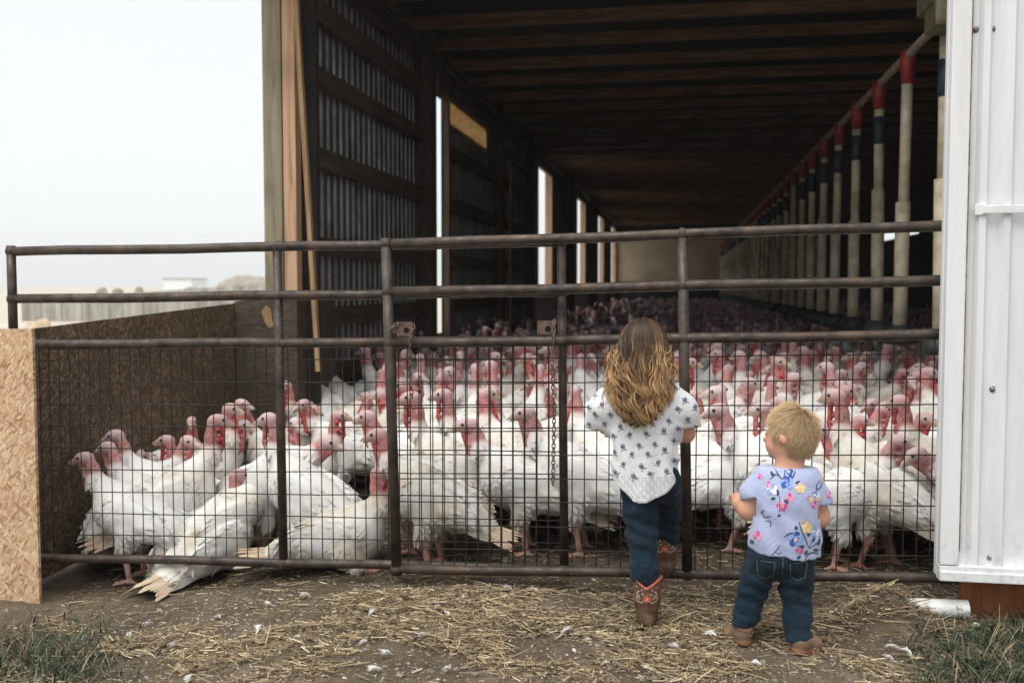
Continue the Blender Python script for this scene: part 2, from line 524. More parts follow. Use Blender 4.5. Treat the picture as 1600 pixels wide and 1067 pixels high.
M['timber_grey'] = wood('weathered_treated_timber', (.15, .125, .085), (.27, .235, .16), (.34, .30, .21), 2)
M['timber_pink'] = wood('fresh_sawn_timber', (.33, .20, .12), (.52, .34, .22), (.60, .41, .28), 2)
M['timber_lath'] = wood('pale_lath', (.20, .12, .06), (.36, .23, .12), (.44, .29, .16), 2)
M['timber_dark_z'] = wood('old_dark_post', (.035, .024, .016), (.075, .050, .034), (.11, .075, .05), 2)
M['timber_dark_y'] = wood('old_dark_girt', (.042, .029, .020), (.092, .062, .042), (.14, .095, .062), 1)
M['joist'] = wood('brown_joist', (.09, .043, .025), (.19, .098, .054), (.30, .165, .092), 0)
M['skirt'] = wood('red_brown_stained_plank', (.10, .032, .013), (.24, .085, .034), (.30, .12, .05), 2, .8)
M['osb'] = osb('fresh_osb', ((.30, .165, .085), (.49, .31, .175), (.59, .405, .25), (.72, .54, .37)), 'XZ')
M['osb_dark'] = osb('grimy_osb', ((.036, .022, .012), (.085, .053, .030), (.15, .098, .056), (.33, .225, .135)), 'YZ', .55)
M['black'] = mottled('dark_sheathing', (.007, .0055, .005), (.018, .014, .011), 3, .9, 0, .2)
M['pvc'] = mottled('dusty_cream_pvc', (.42, .36, .25), (.68, .59, .44), 9, .5, 0, .1)
M['auger'] = mottled('dusty_brown_pipe', (.12, .085, .055), (.27, .20, .14), 12, .6, 0, .1)
M['pvc_white'] = mottled('white_pvc', (.55, .56, .55), (.74, .75, .74), 7, .35, 0, .05)
M['red_plastic'] = mottled('red_plastic', (.16, .010, .010), (.30, .022, .020), 9, .5, 0, 0)
M['blue_plastic'] = mottled('dark_blue_plastic', (.012, .020, .032), (.030, .050, .075), 9, .5, 0, 0)
M['grey_plastic'] = mottled('dusty_grey_plastic', (.015, .018, .018), (.04, .045, .045), 9, .6, 0, .1)
M['motor'] = mottled('dusty_olive_motor', (.08, .07, .035), (.17, .15, .085), 14, .6, .2, .2)
M['curtain'] = mottled('tan_curtain', (.42, .32, .22), (.60, .48, .34), 1.2, .8, 0, .2)
m, nt, b = nodes('translucent_plank')  # made-up see-through material: gives a plywood plank its daylit glow
tr = N(nt, 'ShaderNodeBsdfTranslucent'); tr.inputs[0].default_value = (.85, .58, .28, 1)
g = noise(nt, coords(nt, (1, 1.2, 12)), 3, 4)
L(nt, ramp(nt, g, [(.3, (.50, .37, .22)), (.7, (.78, .62, .42))]), tr.inputs[0])
mx = N(nt, 'ShaderNodeMixShader'); mx.inputs[0].default_value = .7
b.inputs['Base Color'].default_value = (.5, .33, .17, 1)
L(nt, b.outputs[0], mx.inputs[1]); L(nt, tr.outputs[0], mx.inputs[2]); L(nt, mx.outputs[0], nt.nodes['Material Output'].inputs[0])
M['amber'] = m
M['concrete'] = mottled('stained_concrete', (.24, .225, .20), (.42, .40, .37), 3, .9, 0, .2, stretch=(1, 1, .25))
M['bush'] = mottled('dusty_scrub', (.16, .14, .10), (.26, .23, .17), 4, .95)
M['mound'] = mottled('dry_earth_mound', (.20, .17, .13), (.34, .30, .23), 1.5, .95)

def ground_mat():
    m, nt, b = nodes('trodden_dirt')
    ge = N(nt, 'ShaderNodeNewGeometry'); P = ge.outputs['Position']
    n1 = noise(nt, P, 1.3, 8, .62); n2 = noise(nt, P, 16, 6, .7); n3 = noise(nt, P, 70, 3, .6)
    c = ramp(nt, n1, [(.30, (.056, .042, .028)), (.50, (.115, .089, .061)), (.66, (.215, .178, .132))])
    c = mix(nt, ramp(nt, n2, [(.38, .55), (.6, 0)]), c, (.060, .046, .034))
    c = mix(nt, ramp(nt, n3, [(.60, 0), (.72, .55)]), c, (.30, .26, .20))
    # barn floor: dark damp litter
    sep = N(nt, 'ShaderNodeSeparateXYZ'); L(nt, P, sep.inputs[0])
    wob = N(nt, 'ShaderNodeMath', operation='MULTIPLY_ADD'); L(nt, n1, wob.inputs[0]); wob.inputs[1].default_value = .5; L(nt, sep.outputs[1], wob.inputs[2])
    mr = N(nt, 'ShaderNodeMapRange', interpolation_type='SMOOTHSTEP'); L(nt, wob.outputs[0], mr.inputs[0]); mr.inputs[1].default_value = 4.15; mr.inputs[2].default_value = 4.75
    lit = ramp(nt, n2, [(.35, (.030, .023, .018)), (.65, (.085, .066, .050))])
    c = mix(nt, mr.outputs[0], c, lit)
    # open field: bleached grass, with haze paleness put into its colour
    fx = N(nt, 'ShaderNodeMath', operation='MULTIPLY_ADD'); L(nt, n1, fx.inputs[0]); fx.inputs[1].default_value = -1.5; L(nt, sep.outputs[0], fx.inputs[2])
    m2 = N(nt, 'ShaderNodeMapRange', interpolation_type='SMOOTHSTEP'); L(nt, fx.outputs[0], m2.inputs[0]); m2.inputs[1].default_value = -3.6; m2.inputs[2].default_value = -4.8
    fld = ramp(nt, noise(nt, P, .35, 6, .65), [(.3, (.40, .37, .30)), (.55, (.48, .45, .38)), (.75, (.56, .53, .46))])
    c = mix(nt, m2.outputs[0], c, fld)
    L(nt, c, b.inputs['Base Color']); b.inputs['Roughness'].default_value = .95; b.inputs['Specular IOR Level'].default_value = .15
    h = mix(nt, .4, n2, n3)
    bump(nt, b, h, .8, .02)
    return m
M['ground'] = ground_mat()
M['straw'] = attr_mat('dry_straw', .7, .3)
M['grass'] = attr_mat('grass_blades', .55, .35)
M['feather'] = attr_mat('white_down', .8, .2)

# ================================================================== GROUND
def axis_coords(a, b, fine, far, growth=1.25):
    c = list(np.arange(a, b + 1e-6, fine)); st = fine
    lo = [a]; st = fine
    while lo[-1] > -far: st *= growth; lo.append(lo[-1] - st)
    hi = [b]; st = fine
    while hi[-1] < far: st *= growth; hi.append(hi[-1] + st)
    return np.array(lo[:0:-1] + c + hi[1:])
gx = axis_coords(-4.2, 3.2, .022, 1500); gy = axis_coords(2.6, 6.0, .022, 1500)
X, Y = np.meshgrid(gx, gy, indexing='ij')
Zg = ground_z(X, Y)
nx, ny = X.shape
me = bpy.data.meshes.new('ground')
ii = np.arange(nx * ny).reshape(nx, ny)
q = np.stack([ii[:-1, :-1], ii[1:, :-1], ii[1:, 1:], ii[:-1, 1:]], -1).reshape(-1, 4)
def mesh_from(name, V, Q, mats, colr=None, smooth=True, parent=None, loc=None, matidx=None):
    me = bpy.data.meshes.new(name)
    Q = np.asarray(Q); nq = len(Q); k = Q.shape[1]
    off = np.zeros(3)
    o = bpy.data.objects.new(name, me); col.objects.link(o)
    if parent is not None: off = np.array(origin(parent)); o.parent = parent
    elif loc is not None: off = np.array(loc, float); o.location = loc
    me.vertices.add(len(V)); me.vertices.foreach_set('co', (np.asarray(V) - off).astype(np.float32).ravel())
    me.loops.add(nq * k); me.loops.foreach_set('vertex_index', Q.astype(np.int32).ravel())
    me.polygons.add(nq); me.polygons.foreach_set('loop_start', (np.arange(nq) * k).astype(np.int32))
    if matidx is not None: me.polygons.foreach_set('material_index', np.asarray(matidx, np.int32))
    me.update(calc_edges=True)
    me.polygons.foreach_set('use_smooth', np.full(nq, smooth, bool))
    for mm in (mats if isinstance(mats, (list, tuple)) else [mats]): me.materials.append(mm)
    if colr is not None:
        a = me.color_attributes.new('Col', 'FLOAT_COLOR', 'POINT')
        C = np.ones((len(V), 4), np.float32); C[:, :3] = colr
        a.data.foreach_set('color', C.ravel())
    me.validate(); me.update()
    return o
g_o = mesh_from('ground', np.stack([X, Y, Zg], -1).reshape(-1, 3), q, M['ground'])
tag(g_o, 'trodden brown dirt yard running into the barn floor and bleached field', 'ground', kind='structure')

# ================================================================== BARN
XL = -2.95; YF = 6.75; YB = 45.0; XR = 6.2; ZC = 4.12; ZW = 4.27
barn = empty('barn', (1.6, 20, 0), 'long open-fronted timber poultry barn with dark joisted ceiling and metal side walls', 'barn')
def corr(mb, p0, p1, z0, z1, pitch=.16, depth=.03, off=(0, 0), thick=True):
    """ribbed sheet standing between two ground points; ribs stick out to the left of p0->p1"""
    p0 = Vector((p0[0], p0[1], 0)); p1 = Vector((p1[0], p1[1], 0)); d = p1 - p0; Ln = d.length; d.normalize()
    nrm = Vector((-d.y, d.x, 0))
    prof = []; s = 0
    while s < Ln - 1e-6:
        for a, h in ((0, 0), (.56, 0), (.66, 1), (.86, 1), (.96, 0)):
            x = s + a * pitch
            if x <= Ln: prof.append((x, h * depth))
        s += pitch
    prof.append((Ln, 0))
    vs = []; fs = []
    for x, h in prof:
        a = p0 + d * x + nrm * h
        vs += [a + Vector((0, 0, z0)), a + Vector((0, 0, z1))]
    for i in range(len(prof) - 1): fs.append((2 * i, 2 * i + 2, 2 * i + 3, 2 * i + 1))
    mb.add(vs, fs)
# left wall with its openings
opens = [(11.50, 12.10, .70, 3.58), (12.15, 14.95, 3.36, 3.62), (20.45, 22.5, 1.28, 3.74), (28.2, 30.4, 1.28, 3.76), (35.4, 37.7, 1.28, 3.78), (40.6, 44.6, 1.28, 3.78)]  # last opening is made up, hidden from view, to light the end curtain
mb = MB()
y = YF + .1
for (a, b_, z0, z1) in opens:
    corr(mb, (XL, y), (XL, a), -.05, ZW)
    corr(mb, (XL, a), (XL, b_), -.05, z0); corr(mb, (XL, a), (XL, b_), z1, ZW)
    y = b_
corr(mb, (XL, y), (XL, YB), -.05, ZW)
o = mb.build('wall', M['galv'], barn); tag(o, 'corrugated metal left wall with daylight openings')
posts_y = [7.28, 10.98, 12.15, 15.45, 18.6, 24.4, 25.9, 31.8, 33.2, 39.6]
for yy in posts_y:
    w = .24 if abs(yy - 10.98) < .1 else (.07 if abs(yy - 12.15) < .1 else .15)
    MB().box((XL + (.06 if w == .07 else .12), yy, ZC / 2), (.08 if w == .07 else .15, w, ZC), bev=.006).build('post', M['timber_dark_z'], barn)
spans = [(7.36, 10.86), (12.30, 15.37), (15.53, 18.52), (24.48, 25.82), (31.88, 33.12), (38.4, 39.5)]
for (a, b_) in spans:
    for z, h in ((.55, .14), (1.03, .15), (1.60, .15), (2.30, .17), (2.95, .15), (3.47, .18), (3.86, .2)):
        if 12 < a < 12.5 and 3.3 < z < 3.6: continue
        MB().box((XL + .075, (a + b_) / 2, z), (.05, b_ - a, h), bev=.004).build('girt', M['timber_dark_y'], barn)
# frames of the side openings
for (a, b_, z0, z1) in opens[2:]:
    mb = MB()
    mb.box((XL + .005, a - .05, (z0 + z1) / 2), (.05, .1, z1 - z0 + .2)); mb.box((XL - .04, b_ + .05, (z0 + z1) / 2), (.16, .1, z1 - z0 + .2))
    mb.box((XL + .005, (a + b_) / 2, z1 + .05), (.05, b_ - a, .1)); mb.box((XL + .005, (a + b_) / 2, z0 - .05), (.05, b_ - a, .1))
    mb.build('window_frame', M['timber_pink'], barn)
a, b_, z0, z1 = opens[1]
MB().box((XL + .008, (a + b_) / 2, (z0 + z1) / 2), (.006, b_ - a + .1, z1 - z0 + .14)).build('glowing_plank_sheet', M['amber'], barn)  # added translucent sheet standing in for a plywood plank lit by daylight
# small things on the left wall
MB().tube([(XL + .22, 7.0, 3.83), (XL + .22, 26, 3.86), (XL + .22, 44, 3.86)], .035, 8).build('curtain_pipe', M['black'], barn, True)
p = at_x(798, 260, XL + .25); p2 = at_x(800, 520, XL + .25)
MB().beam((XL + .24, p.y, 0), (XL + .24, p.y, p.z + .1), .035, .035, up=(0, 1, 0)).build('lath', M['timber_lath'], barn)
# ceiling, joists, roof
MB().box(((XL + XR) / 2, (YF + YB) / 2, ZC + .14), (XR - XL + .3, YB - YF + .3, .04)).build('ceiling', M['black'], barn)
k = 0; yy = 7.2
while yy < YB:
    dz = RNG.uniform(-.012, .012)
    MB().box(((XL + XR) / 2, yy, ZC - .075 + dz), (XR - XL, .045 + .03 * (k % 3 == 0), .125), Euler((RNG.uniform(-.03, .03), 0, 0)).to_matrix()).build('ceiling_joist', M['joist'], barn)
    yy += 1.04; k += 1
xm = (XL + XR) / 2; rh = 1.5
mb = MB()
for s in (-1, 1):
    xe = xm + s * (XR - XL + .9) / 2
    vs = [(xe, YF - 1.3, ZC + .05), (xm, YF - 1.3, ZC + rh), (xm, YB + .5, ZC + rh), (xe, YB + .5, ZC + .05)]  # front overhang stretched, out of view, to shade the birds inside
    mb.add(vs + [(v[0], v[1], v[2] + .06) for v in vs], [(0, 1, 2, 3), (7, 6, 5, 4), (0, 4, 5, 1), (1, 5, 6, 2), (2, 6, 7, 3), (3, 7, 4, 0)])
mb.build('roof', M['galv'], barn)
for yy in (YF + .02, YB - .02):
    MB().add([(XL, yy, ZC + .17), (XR, yy, ZC + .17), (xm, yy, ZC + rh - .02)], [(0, 1, 2)]).build('gable', M['white_steel'], barn)
MB().box((xm + .1, YF + .06, ZC + .02), (XR - XL - .3, .14, .3)).build('header_beam', M['timber_dark_y'], barn)
# right wall with a bright slot, back wall
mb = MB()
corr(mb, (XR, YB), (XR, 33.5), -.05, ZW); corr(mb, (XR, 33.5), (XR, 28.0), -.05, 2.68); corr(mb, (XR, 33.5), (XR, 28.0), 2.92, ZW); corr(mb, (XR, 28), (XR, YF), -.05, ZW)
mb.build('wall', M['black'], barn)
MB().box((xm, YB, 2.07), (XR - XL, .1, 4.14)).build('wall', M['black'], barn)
MB().box((xm, YB - .09, 2.42), (XR - XL - .1, .05, 1.86), bev=.01).build('end_curtain', M['curtain'], barn)
MB().box((xm, YB - .10, 1.42), (XR - XL - .1, .09, .16), bev=.01).build('girt', M['joist'], barn)
# front left corner: thick treated post, fresh stud beside it
pA = at_y(412, 300, YF); pB = at_y(441, 300, YF)
MB().box(((pA.x + pB.x) / 2, YF + .07, 2.2), (pB.x - pA.x, .14, 4.6), bev=.008).build('corner_post', M['timber_grey'], barn)
pC = at_y(441.5, 300, YF - .02); pD = at_y(461, 300, YF - .02)
MB().box(((pC.x + pD.x) / 2, YF + .05, 2.2), (pD.x - pC.x, .1, 4.6), bev=.004).build('corner_stud', M['timber_pink'], barn)
MB().box((pD.x + .045, YF + .16, 2.05), (.12, .05, 4.1)).build('jamb_board', M['black'], barn)
q0 = at_y(459, -60, 6.71); q1 = at_y(498, 580, 6.71)
MB().beam(q0, q1, .03, .045, up=(0, 1, 0)).build('leaning_lath', M['timber_lath'], barn)

# white wing beside the opening
wing = empty('feed_room', (3.4, 5.4, 0), 'plain white metal-clad room projecting beside the barn opening behind the sliding door', 'shed')
mb = MB()
corr(mb, (1.9, 4.2), (5.6, 4.2), .3, 3.4, .3, -.03); corr(mb, (1.9, 6.7), (1.9, 4.2), .3, 3.4, .3, -.02); corr(mb, (5.6, 4.2), (5.6, 6.7), .3, 3.4, .3, -.02)
mb.build('wall', M['white_steel'], wing)
MB().add([(1.7, 3.95, 3.42), (5.8, 3.95, 3.42), (5.8, 6.74, 3.75), (1.7, 6.74, 3.75), (1.7, 3.95, 3.46), (5.8, 3.95, 3.46), (5.8, 6.74, 3.79), (1.7, 6.74, 3.79)],
         [(3, 2, 1, 0), (4, 5, 6, 7), (0, 1, 5, 4), (1, 2, 6, 5), (2, 3, 7, 6), (3, 0, 4, 7)]).build('roof', M['galv'], wing)
# red-brown plank under the door
s0 = at_y(1503, 935, 4.02)
plank = MB().box((s0.x + 1.0, 4.045, .085), (2.0, .05, .36), bev=.006).build('skirting_plank', M['skirt'], loc=(s0.x + 1, 4.045, 0))
tag(plank, 'red-brown stained plank on the ground under the white sliding door', 'plank')
# sliding door
YD = 3.94
d0 = at_y(1474, 450, YD); dtop = 3.35; dbot = at_y(1500, 904, YD).z
DX = d0.x; DW = 1.45
door = empty('sliding_door', (DX + DW / 2, YD, dbot), 'tall white ribbed metal sliding door at the right of the barn opening', 'door')
mb = MB()
prof = [(0.075, .004)]
for base in (.085, .165, .225, .42, .50, .56, .755, .835, .895, 1.09, 1.17, 1.23): pass
ribs = [.115, .20, .48, .565, .845, .93, 1.21, 1.295]
prof = [(.078, 0)]
for i, r in enumerate(ribs):
    prof += [(r - .014, 0), (r, .022), (r + .022, .022), (r + .036, 0)]
prof.append((DW, 0))
vs = []; fs = []
for x, h in prof: vs += [(DX + x, YD - h, dbot + .055), (DX + x, YD - h, dtop)]
for i in range(len(prof) - 1): fs.append((2 * i, 2 * i + 2, 2 * i + 3, 2 * i + 1))
mb.add(vs, fs); mb.box((DX + DW / 2, YD + .03, (dbot + dtop) / 2), (DW, .03, dtop - dbot - .02))
mb.build('panel', M['white_steel'], door)
MB().box((DX + .036, YD - .008, (dbot + dtop) / 2 + .03), (.066, .05, dtop - dbot - .06), bev=.004).build('edge_trim', M['white_steel'], door)
mb = MB(); mb.box((DX + DW / 2 + .002, YD - .012, dbot + .018), (DW, .056, .036), bev=.004); mb.box((DX + DW / 2 + .002, YD - .010, dbot + .046), (DW, .046, .02), bev=.003)
mb.build('bottom_trim', M['white_steel'], door)
rm = mottled('rust_edge', (.16, .07, .035), (.42, .34, .28), 30, .85, 0, .2)
MB().box((DX + .0735, YD - .006, (dbot + dtop) / 2 + .05), (.007, .026, dtop - dbot - .12)).build('rust_seam', rm, door)
hz = at_y(1560, 328, YD).z; hx0 = at_y(1522, 328, YD).x
mb = MB(); mb.box((hx0 + .012, YD - .024, hz), (.034, .012, .042), bev=.004); mb.beam((hx0 + .02, YD - .03, hz), (hx0 + .26, YD - .03, hz), .014, .032, bev=.005); mb.box((hx0 + .265, YD - .024, hz), (.034, .012, .042), bev=.004)
mb.build('handle', M['white_steel'], door)
sm = mottled('screw_zinc', (.10, .09, .08), (.30, .29, .28), 40, .4, .7, 0)
for (sx, sy) in ((1524, 47), (1550, 46), (1522, 608), (1551, 608), (1521, 871), (1547, 871)):
    p = at_y(sx, sy, YD)
    MB().ball((p.x, YD - .004, p.z), (.0085, .006, .0085), 8, 6).ball((p.x, YD - .001, p.z), (.013, .003, .013), 8, 4).build('screw', sm, door, True)

# ================================================================== FEEDER LINE
fx = 1.68; y0 = 6.95; dy = 1.115; zt = 3.03; zpan = .93
fl = empty('feeder_line', (fx, 20, zt), 'long hanging line of cream feeder drop tubes with red clamps along the barn', 'feeder')
mb = MB(); mb.tube([(fx, y0 - .1, zt), (fx, 44, zt)], .032, 10); mb.build('auger_pipe', M['auger'], fl, True)
mb = MB(); mb.box((fx - .02, y0 - .12, zt + .12), (.3, .42, .22), bev=.02); mb.tube([(fx, y0 - .5, zt + .14), (fx, y0 + .1, zt + .14)], .085, 14); mb.box((fx - .02, y0 - .2, zt - .06), (.26, .3, .16), bev=.02)
mb.build('drive_motor', M['motor'], fl)
for k in range(6): MB().tube([(fx, y0 + .5 + k * 6, zt), (fx, y0 + .5 + k * 6, ZC)], .004, 4).build('hanger_cable', M['wire'], fl)
yk = y0; k = 0
while yk < 44:
    j = RNG.uniform(-.03, .03)
    sw = RNG.uniform(-.02, .02); zs = 1.95 + RNG.uniform(-.16, .16)
    x1 = fx + sw
    t = MB(); t.tube([(fx, yk, zt - .06), (fx + sw * .6, yk + j * .3, zs)], .042, 12); t.tube([(fx + sw * .6 - .006, yk + j * .3, zs + .03), (x1, yk + j, zpan)], .055, 12)
    to = t.build('drop_tube', M['pvc'], fl, True)
    if k != 0:
        c = MB(); c.tube([(fx, yk, zt + .035), (fx, yk, zt - .05), (fx, yk, zt - .22)], [.058, .062, .046], 12); c.build('clamp', M['red_plastic'], to, True)
    if k % 7 != 1:
        c = MB(); c.tube([(fx + sw * .1, yk, zt - .28), (fx + sw * .22, yk + j * .1, zt - .52)], [.047, .047], 12); c.build('sleeve', M['blue_plastic'], to, True)
    pn = MB(); pts = [(x1, yk + j, zpan + .05), (x1, yk + j, zpan + .01), (x1, yk + j, zpan - .06), (x1, yk + j, zpan - .10)]
    pn.tube(pts, [.06, .11, .15, .11], 16); pn.build('pan', M['grey_plastic'], to, True)
    yk += dy; k += 1

# ================================================================== OSB PEN WALL, OSB BOARD
XO = -2.96
mb = MB()
y1 = 4.19; y2 = 6.72
def quadbox(mb, x, ya, yb, za0, zb0, za1, zb1, t=.014):
    v = [(x, ya, za0), (x, yb, zb0), (x, yb, zb1), (x, ya, za1)]
    mb.add(v + [(a + t, b_, c) for a, b_, c in v], [(0, 1, 2, 3), (7, 6, 5, 4), (0, 4, 5, 1), (1, 5, 6, 2), (2, 6, 7, 3), (3, 7, 4, 0)])
ztop = lambda yy: 1.08 + (yy - 4.2) * .032
ym = 6.64
v = [(-2.99, y1, -.115), (-3.12, ym, -.115), (-3.12, ym, ztop(ym)), (-2.99, y1, ztop(y1))]
mb.add(v + [(a - .014, b_, c) for a, b_, c in v], [(0, 1, 2, 3), (7, 6, 5, 4), (0, 4, 5, 1), (1, 5, 6, 2), (2, 6, 7, 3), (3, 7, 4, 0)])
pen = empty('pen_wall', (XO, 5.4, -.1), 'long grimy OSB sheet wall of the turkey pen with gap under it', 'wall')
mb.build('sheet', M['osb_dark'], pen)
mb = MB()
v = [(-3.11, 6.60, -.10), (-2.70, 6.70, -.06), (-2.70, 6.70, 1.22), (-3.11, 6.60, ztop(ym) + .015)]
mb.add(v + [(a + .013, b_ - .004, c) for a, b_, c in v], [(0, 1, 2, 3), (7, 6, 5, 4), (0, 4, 5, 1), (1, 5, 6, 2), (2, 6, 7, 3), (3, 7, 4, 0)])
quadbox(mb, -2.70, 6.70, 7.5, -.06, -.06, 1.22, 1.22)
mb.build('sheet', osb('darker_osb', ((.030, .020, .013), (.060, .040, .025), (.085, .058, .036), (.13, .092, .058)), 'YZ', .8), pen)  # darker strands and heavier blotches than the long sheet
mb = MB(); mb.box((-3.09, 4.9, .45), (.08, .08, 1.2)); mb.box((-3.17, 6.3, .45), (.08, .08, 1.2)); mb.build('stake', M['timber_grey'], pen)
pp = Vector((XO + .15, 6.33, 1.0))
mb = MB(); mb.add([(-2.88 + dy_, 6.60 + (-2.88 + dy_ + 3.11) * .2439 - .008, 1.07 + dz_) for dy_, dz_ in ((-.045, .03), (-.015, .075), (.015, .05), (.02, .0), (.035, -.07), (.0, -.085), (-.03, -.03))], [(0, 1, 2, 3, 4, 5, 6)])
mb.build('torn_patch', M['timber_lath'], pen)
# pale OSB board standing at the left end of the gate
b0 = at_y(50, 514, 4.0); b1 = at_y(66, 975, 4.0)
vs = [(b1.x - 1.3, 3.985, b1.z - .06), (b1.x, 3.985, b1.z - .03), (b0.x, 4.0, b0.z), (b0.x - 1.3, 4.0, b0.z - .004)]
mb = MB(); mb.add(vs + [(x, y_ + .018, z) for x, y_, z in vs], [(0, 1, 2, 3), (7, 6, 5, 4), (0, 4, 5, 1), (1, 5, 6, 2), (2, 6, 7, 3), (3, 7, 4, 0)])
o = mb.build('osb_board', M['osb'], loc=(b1.x - .6, 3.99, b1.z)); tag(o, 'pale orange OSB board standing upright at the left end of the gate', 'board')

# white pipe end lying by the plank
c0 = at_y(1432, 941, 3.98); c1 = at_y(1530, 937, 4.0)
mb = MB(); dv = (c1 - c0).normalized(); rr = .036
zc = .045
A_ = Vector((c0.x - .04, 3.975, zc)); B_ = Vector((s0.x + .01, 3.975, zc + .004))
mb.tube([A_, B_], rr, 20, cap=False); mb.tube([B_, A_ + (B_ - A_) * .01], rr * .9, 20, cap=False)
o = mb.build('drain_pipe', M['pvc_white'], loc=A_, smooth=True); tag(o, 'short white plastic drain pipe lying in the dirt beside the red-brown plank', 'pipe')

# ================================================================== GATES
RAD = .0215
def gate(name, label, Yg, rails, xl, xr, posts, mesh_x, mesh_from_rail, ext):
    """rails: list of (y at xl, y at xr) in the photo, top first; each is laid on the plane of the gate"""
    pl = [at_y(xl, a, Yg) for a, b_ in rails]; pr = [at_y(xr, b_, Yg) for a, b_ in rails]
    def on(i, x):
        t = (x - pl[i].x) / (pr[i].x - pl[i].x); return Vector((x, Yg, pl[i].z + t * (pr[i].z - pl[i].z)))
    root = empty(name, (pl[0].x, Yg, pl[-1].z), label, 'gate')
    x1 = ext
    for i in range(len(rails)):
        r = RAD if i < len(rails) - 1 else RAD * .95
        a = on(i, pl[i].x); b_ = on(i, x1)
        n = 9
        pts = [a.lerp(b_, t / n) + Vector((0, 0, .0025 * math.sin(t * 1.7 + i))) for t in range(n + 1)]
        MB().tube(pts, r, 14).build('rail', M['steel'], root, True)
    for (xa, xb, top, bot, rp) in posts:
        a = at_y(xa, top, Yg); b_ = at_y(xb, bot, Yg)
        mb = MB(); mb.tube([a, a.lerp(b_, .5), b_], rp, 14)
        for i in range(len(rails)):                      # weld beads
            t = (on(i, a.x).z - a.z) / (b_.z - a.z)
            if -.02 <= t <= 1.02:
                c = a.lerp(b_, t); mb.ball((c.x, Yg, c.z), (RAD * 1.22, RAD * 1.2, RAD * 1.28), 10, 8)
        mb.build('post', M['steel'], root, True)
    # welded wire
    i0, i1 = mesh_from_rail, len(rails) - 1
    mb = MB(); r = .0025
    xa, xb = at_y(mesh_x[0], 700, Yg).x, min(at_y(mesh_x[1], 700, Yg).x, x1)
    yo = Yg + .012
    x = xa; kx = 0
    while x < xb:
        t = on(i0, x); bt = on(i1, x)
        dxb = (bt.z - t.z) * TILT[name]
        jx = RNG.uniform(-.002, .002)
        mid = Vector((x + jx + dxb * .5, yo + RNG.uniform(-.003, .003), (t.z + bt.z) / 2))
        mb.tube([(x, yo, t.z), mid, (x + dxb, yo, bt.z)], r, 6, cap=False)
        x += .0508; kx += 1
    h = 0.1016 * .75; H = on(i0, xa).z - on(i1, xa).z
    while h < H - .03:
        t = h / H
        pts = []
        for s in np.linspace(0, 1, 12):
            xx = xa + (xb - xa) * s
            a, b_ = on(i0, xx), on(i1, xx); pts.append((xx, yo - .004, a.z + (b_.z - a.z) * t + .002 * math.sin(s * 17 + h * 40)))
        mb.tube(pts, r, 6, cap=False); h += .1016
    mb.build('wire_mesh', M['wire'], root, True)
    return root, on
TILT = {'steel_gate': 0.0}
YGB, YGA = 4.10, 4.165
gB, onB = gate('steel_gate', 'brown steel tube gate in front of the children reaching the white sliding door', YGB, [(381.5, 352.5), (456.5, 438), (536, 522.5), (888, 903)], 612, 1473,
         [(603, 620, 372, 898, .0225), (1066, 1074, 366, 898, .0215)], (618, 1600), 2, 1.75)
gA, onA = gate('steel_gate', 'brown steel tube gate at the left with free end beside the OSB board', YGA, [(393, 383), (467.5, 459.5), (538.5, 534.5), (869.5, 882)], 17, 600,
         [(17, 22, 384, 560, .021), (433, 443, 390, 878, .020), (877, 882, 384, 884, .0185)], (62, 880), 2, at_y(880, 600, YGA).x)
# cut the left gate's rails at its own end post is done by its length
# latch plates welded to the gates
for (g, px, py, Yp, w) in ((gB, 632, 514, YGB - .012, .07), (gA, 853, 512, YGA - .03, .075)):
    p = at_y(px, py, Yp); h = .06
    mb = MB()
    ring = 14
    outer = [(-w / 2, -h / 2), (w / 2, -h / 2), (w / 2, h / 2 - .012), (w / 2 - .012, h / 2), (-w / 2 + .012, h / 2), (-w / 2, h / 2 - .012)]
    cx_, cz_, rr = .008, -.006, .013
    # plate with a round hole: fan of quads between hole and outline
    def outl(an):
        dx_, dz_ = math.cos(an), math.sin(an); t = 1e9
        if dx_ > 0: t = min(t, (w / 2 - cx_) / dx_)
        if dx_ < 0: t = min(t, (-w / 2 - cx_) / dx_)
        if dz_ > 0: t = min(t, (h / 2 - cz_) / dz_)
        if dz_ < 0: t = min(t, (-h / 2 - cz_) / dz_)
        return cx_ + dx_ * t, cz_ + dz_ * t
    angs = sorted([2 * math.pi * i / 20 for i in range(20)] + [math.atan2(sz * h / 2 - cz_, sx * w / 2 - cx_) % (2 * math.pi) for sx in (-1, 1) for sz in (-1, 1)])
    n = len(angs); vs = []
    for yy in (0, .006):
        vs += [(p.x + cx_ + rr * math.cos(a), Yp + yy, p.z + cz_ + rr * math.sin(a)) for a in angs]
        vs += [(p.x + outl(a)[0], Yp + yy, p.z + outl(a)[1]) for a in angs]
    fs = []
    for i in range(n):
        j = (i + 1) % n
        fs += [(i, n + i, n + j, j), (2 * n + j, 3 * n + j, 3 * n + i, 2 * n + i), (n + i, 3 * n + i, 3 * n + j, n + j), (j, 2 * n + j, 2 * n + i, i)]
    mb.add(vs, fs); mb.build('latch_plate', M['rust'], g)
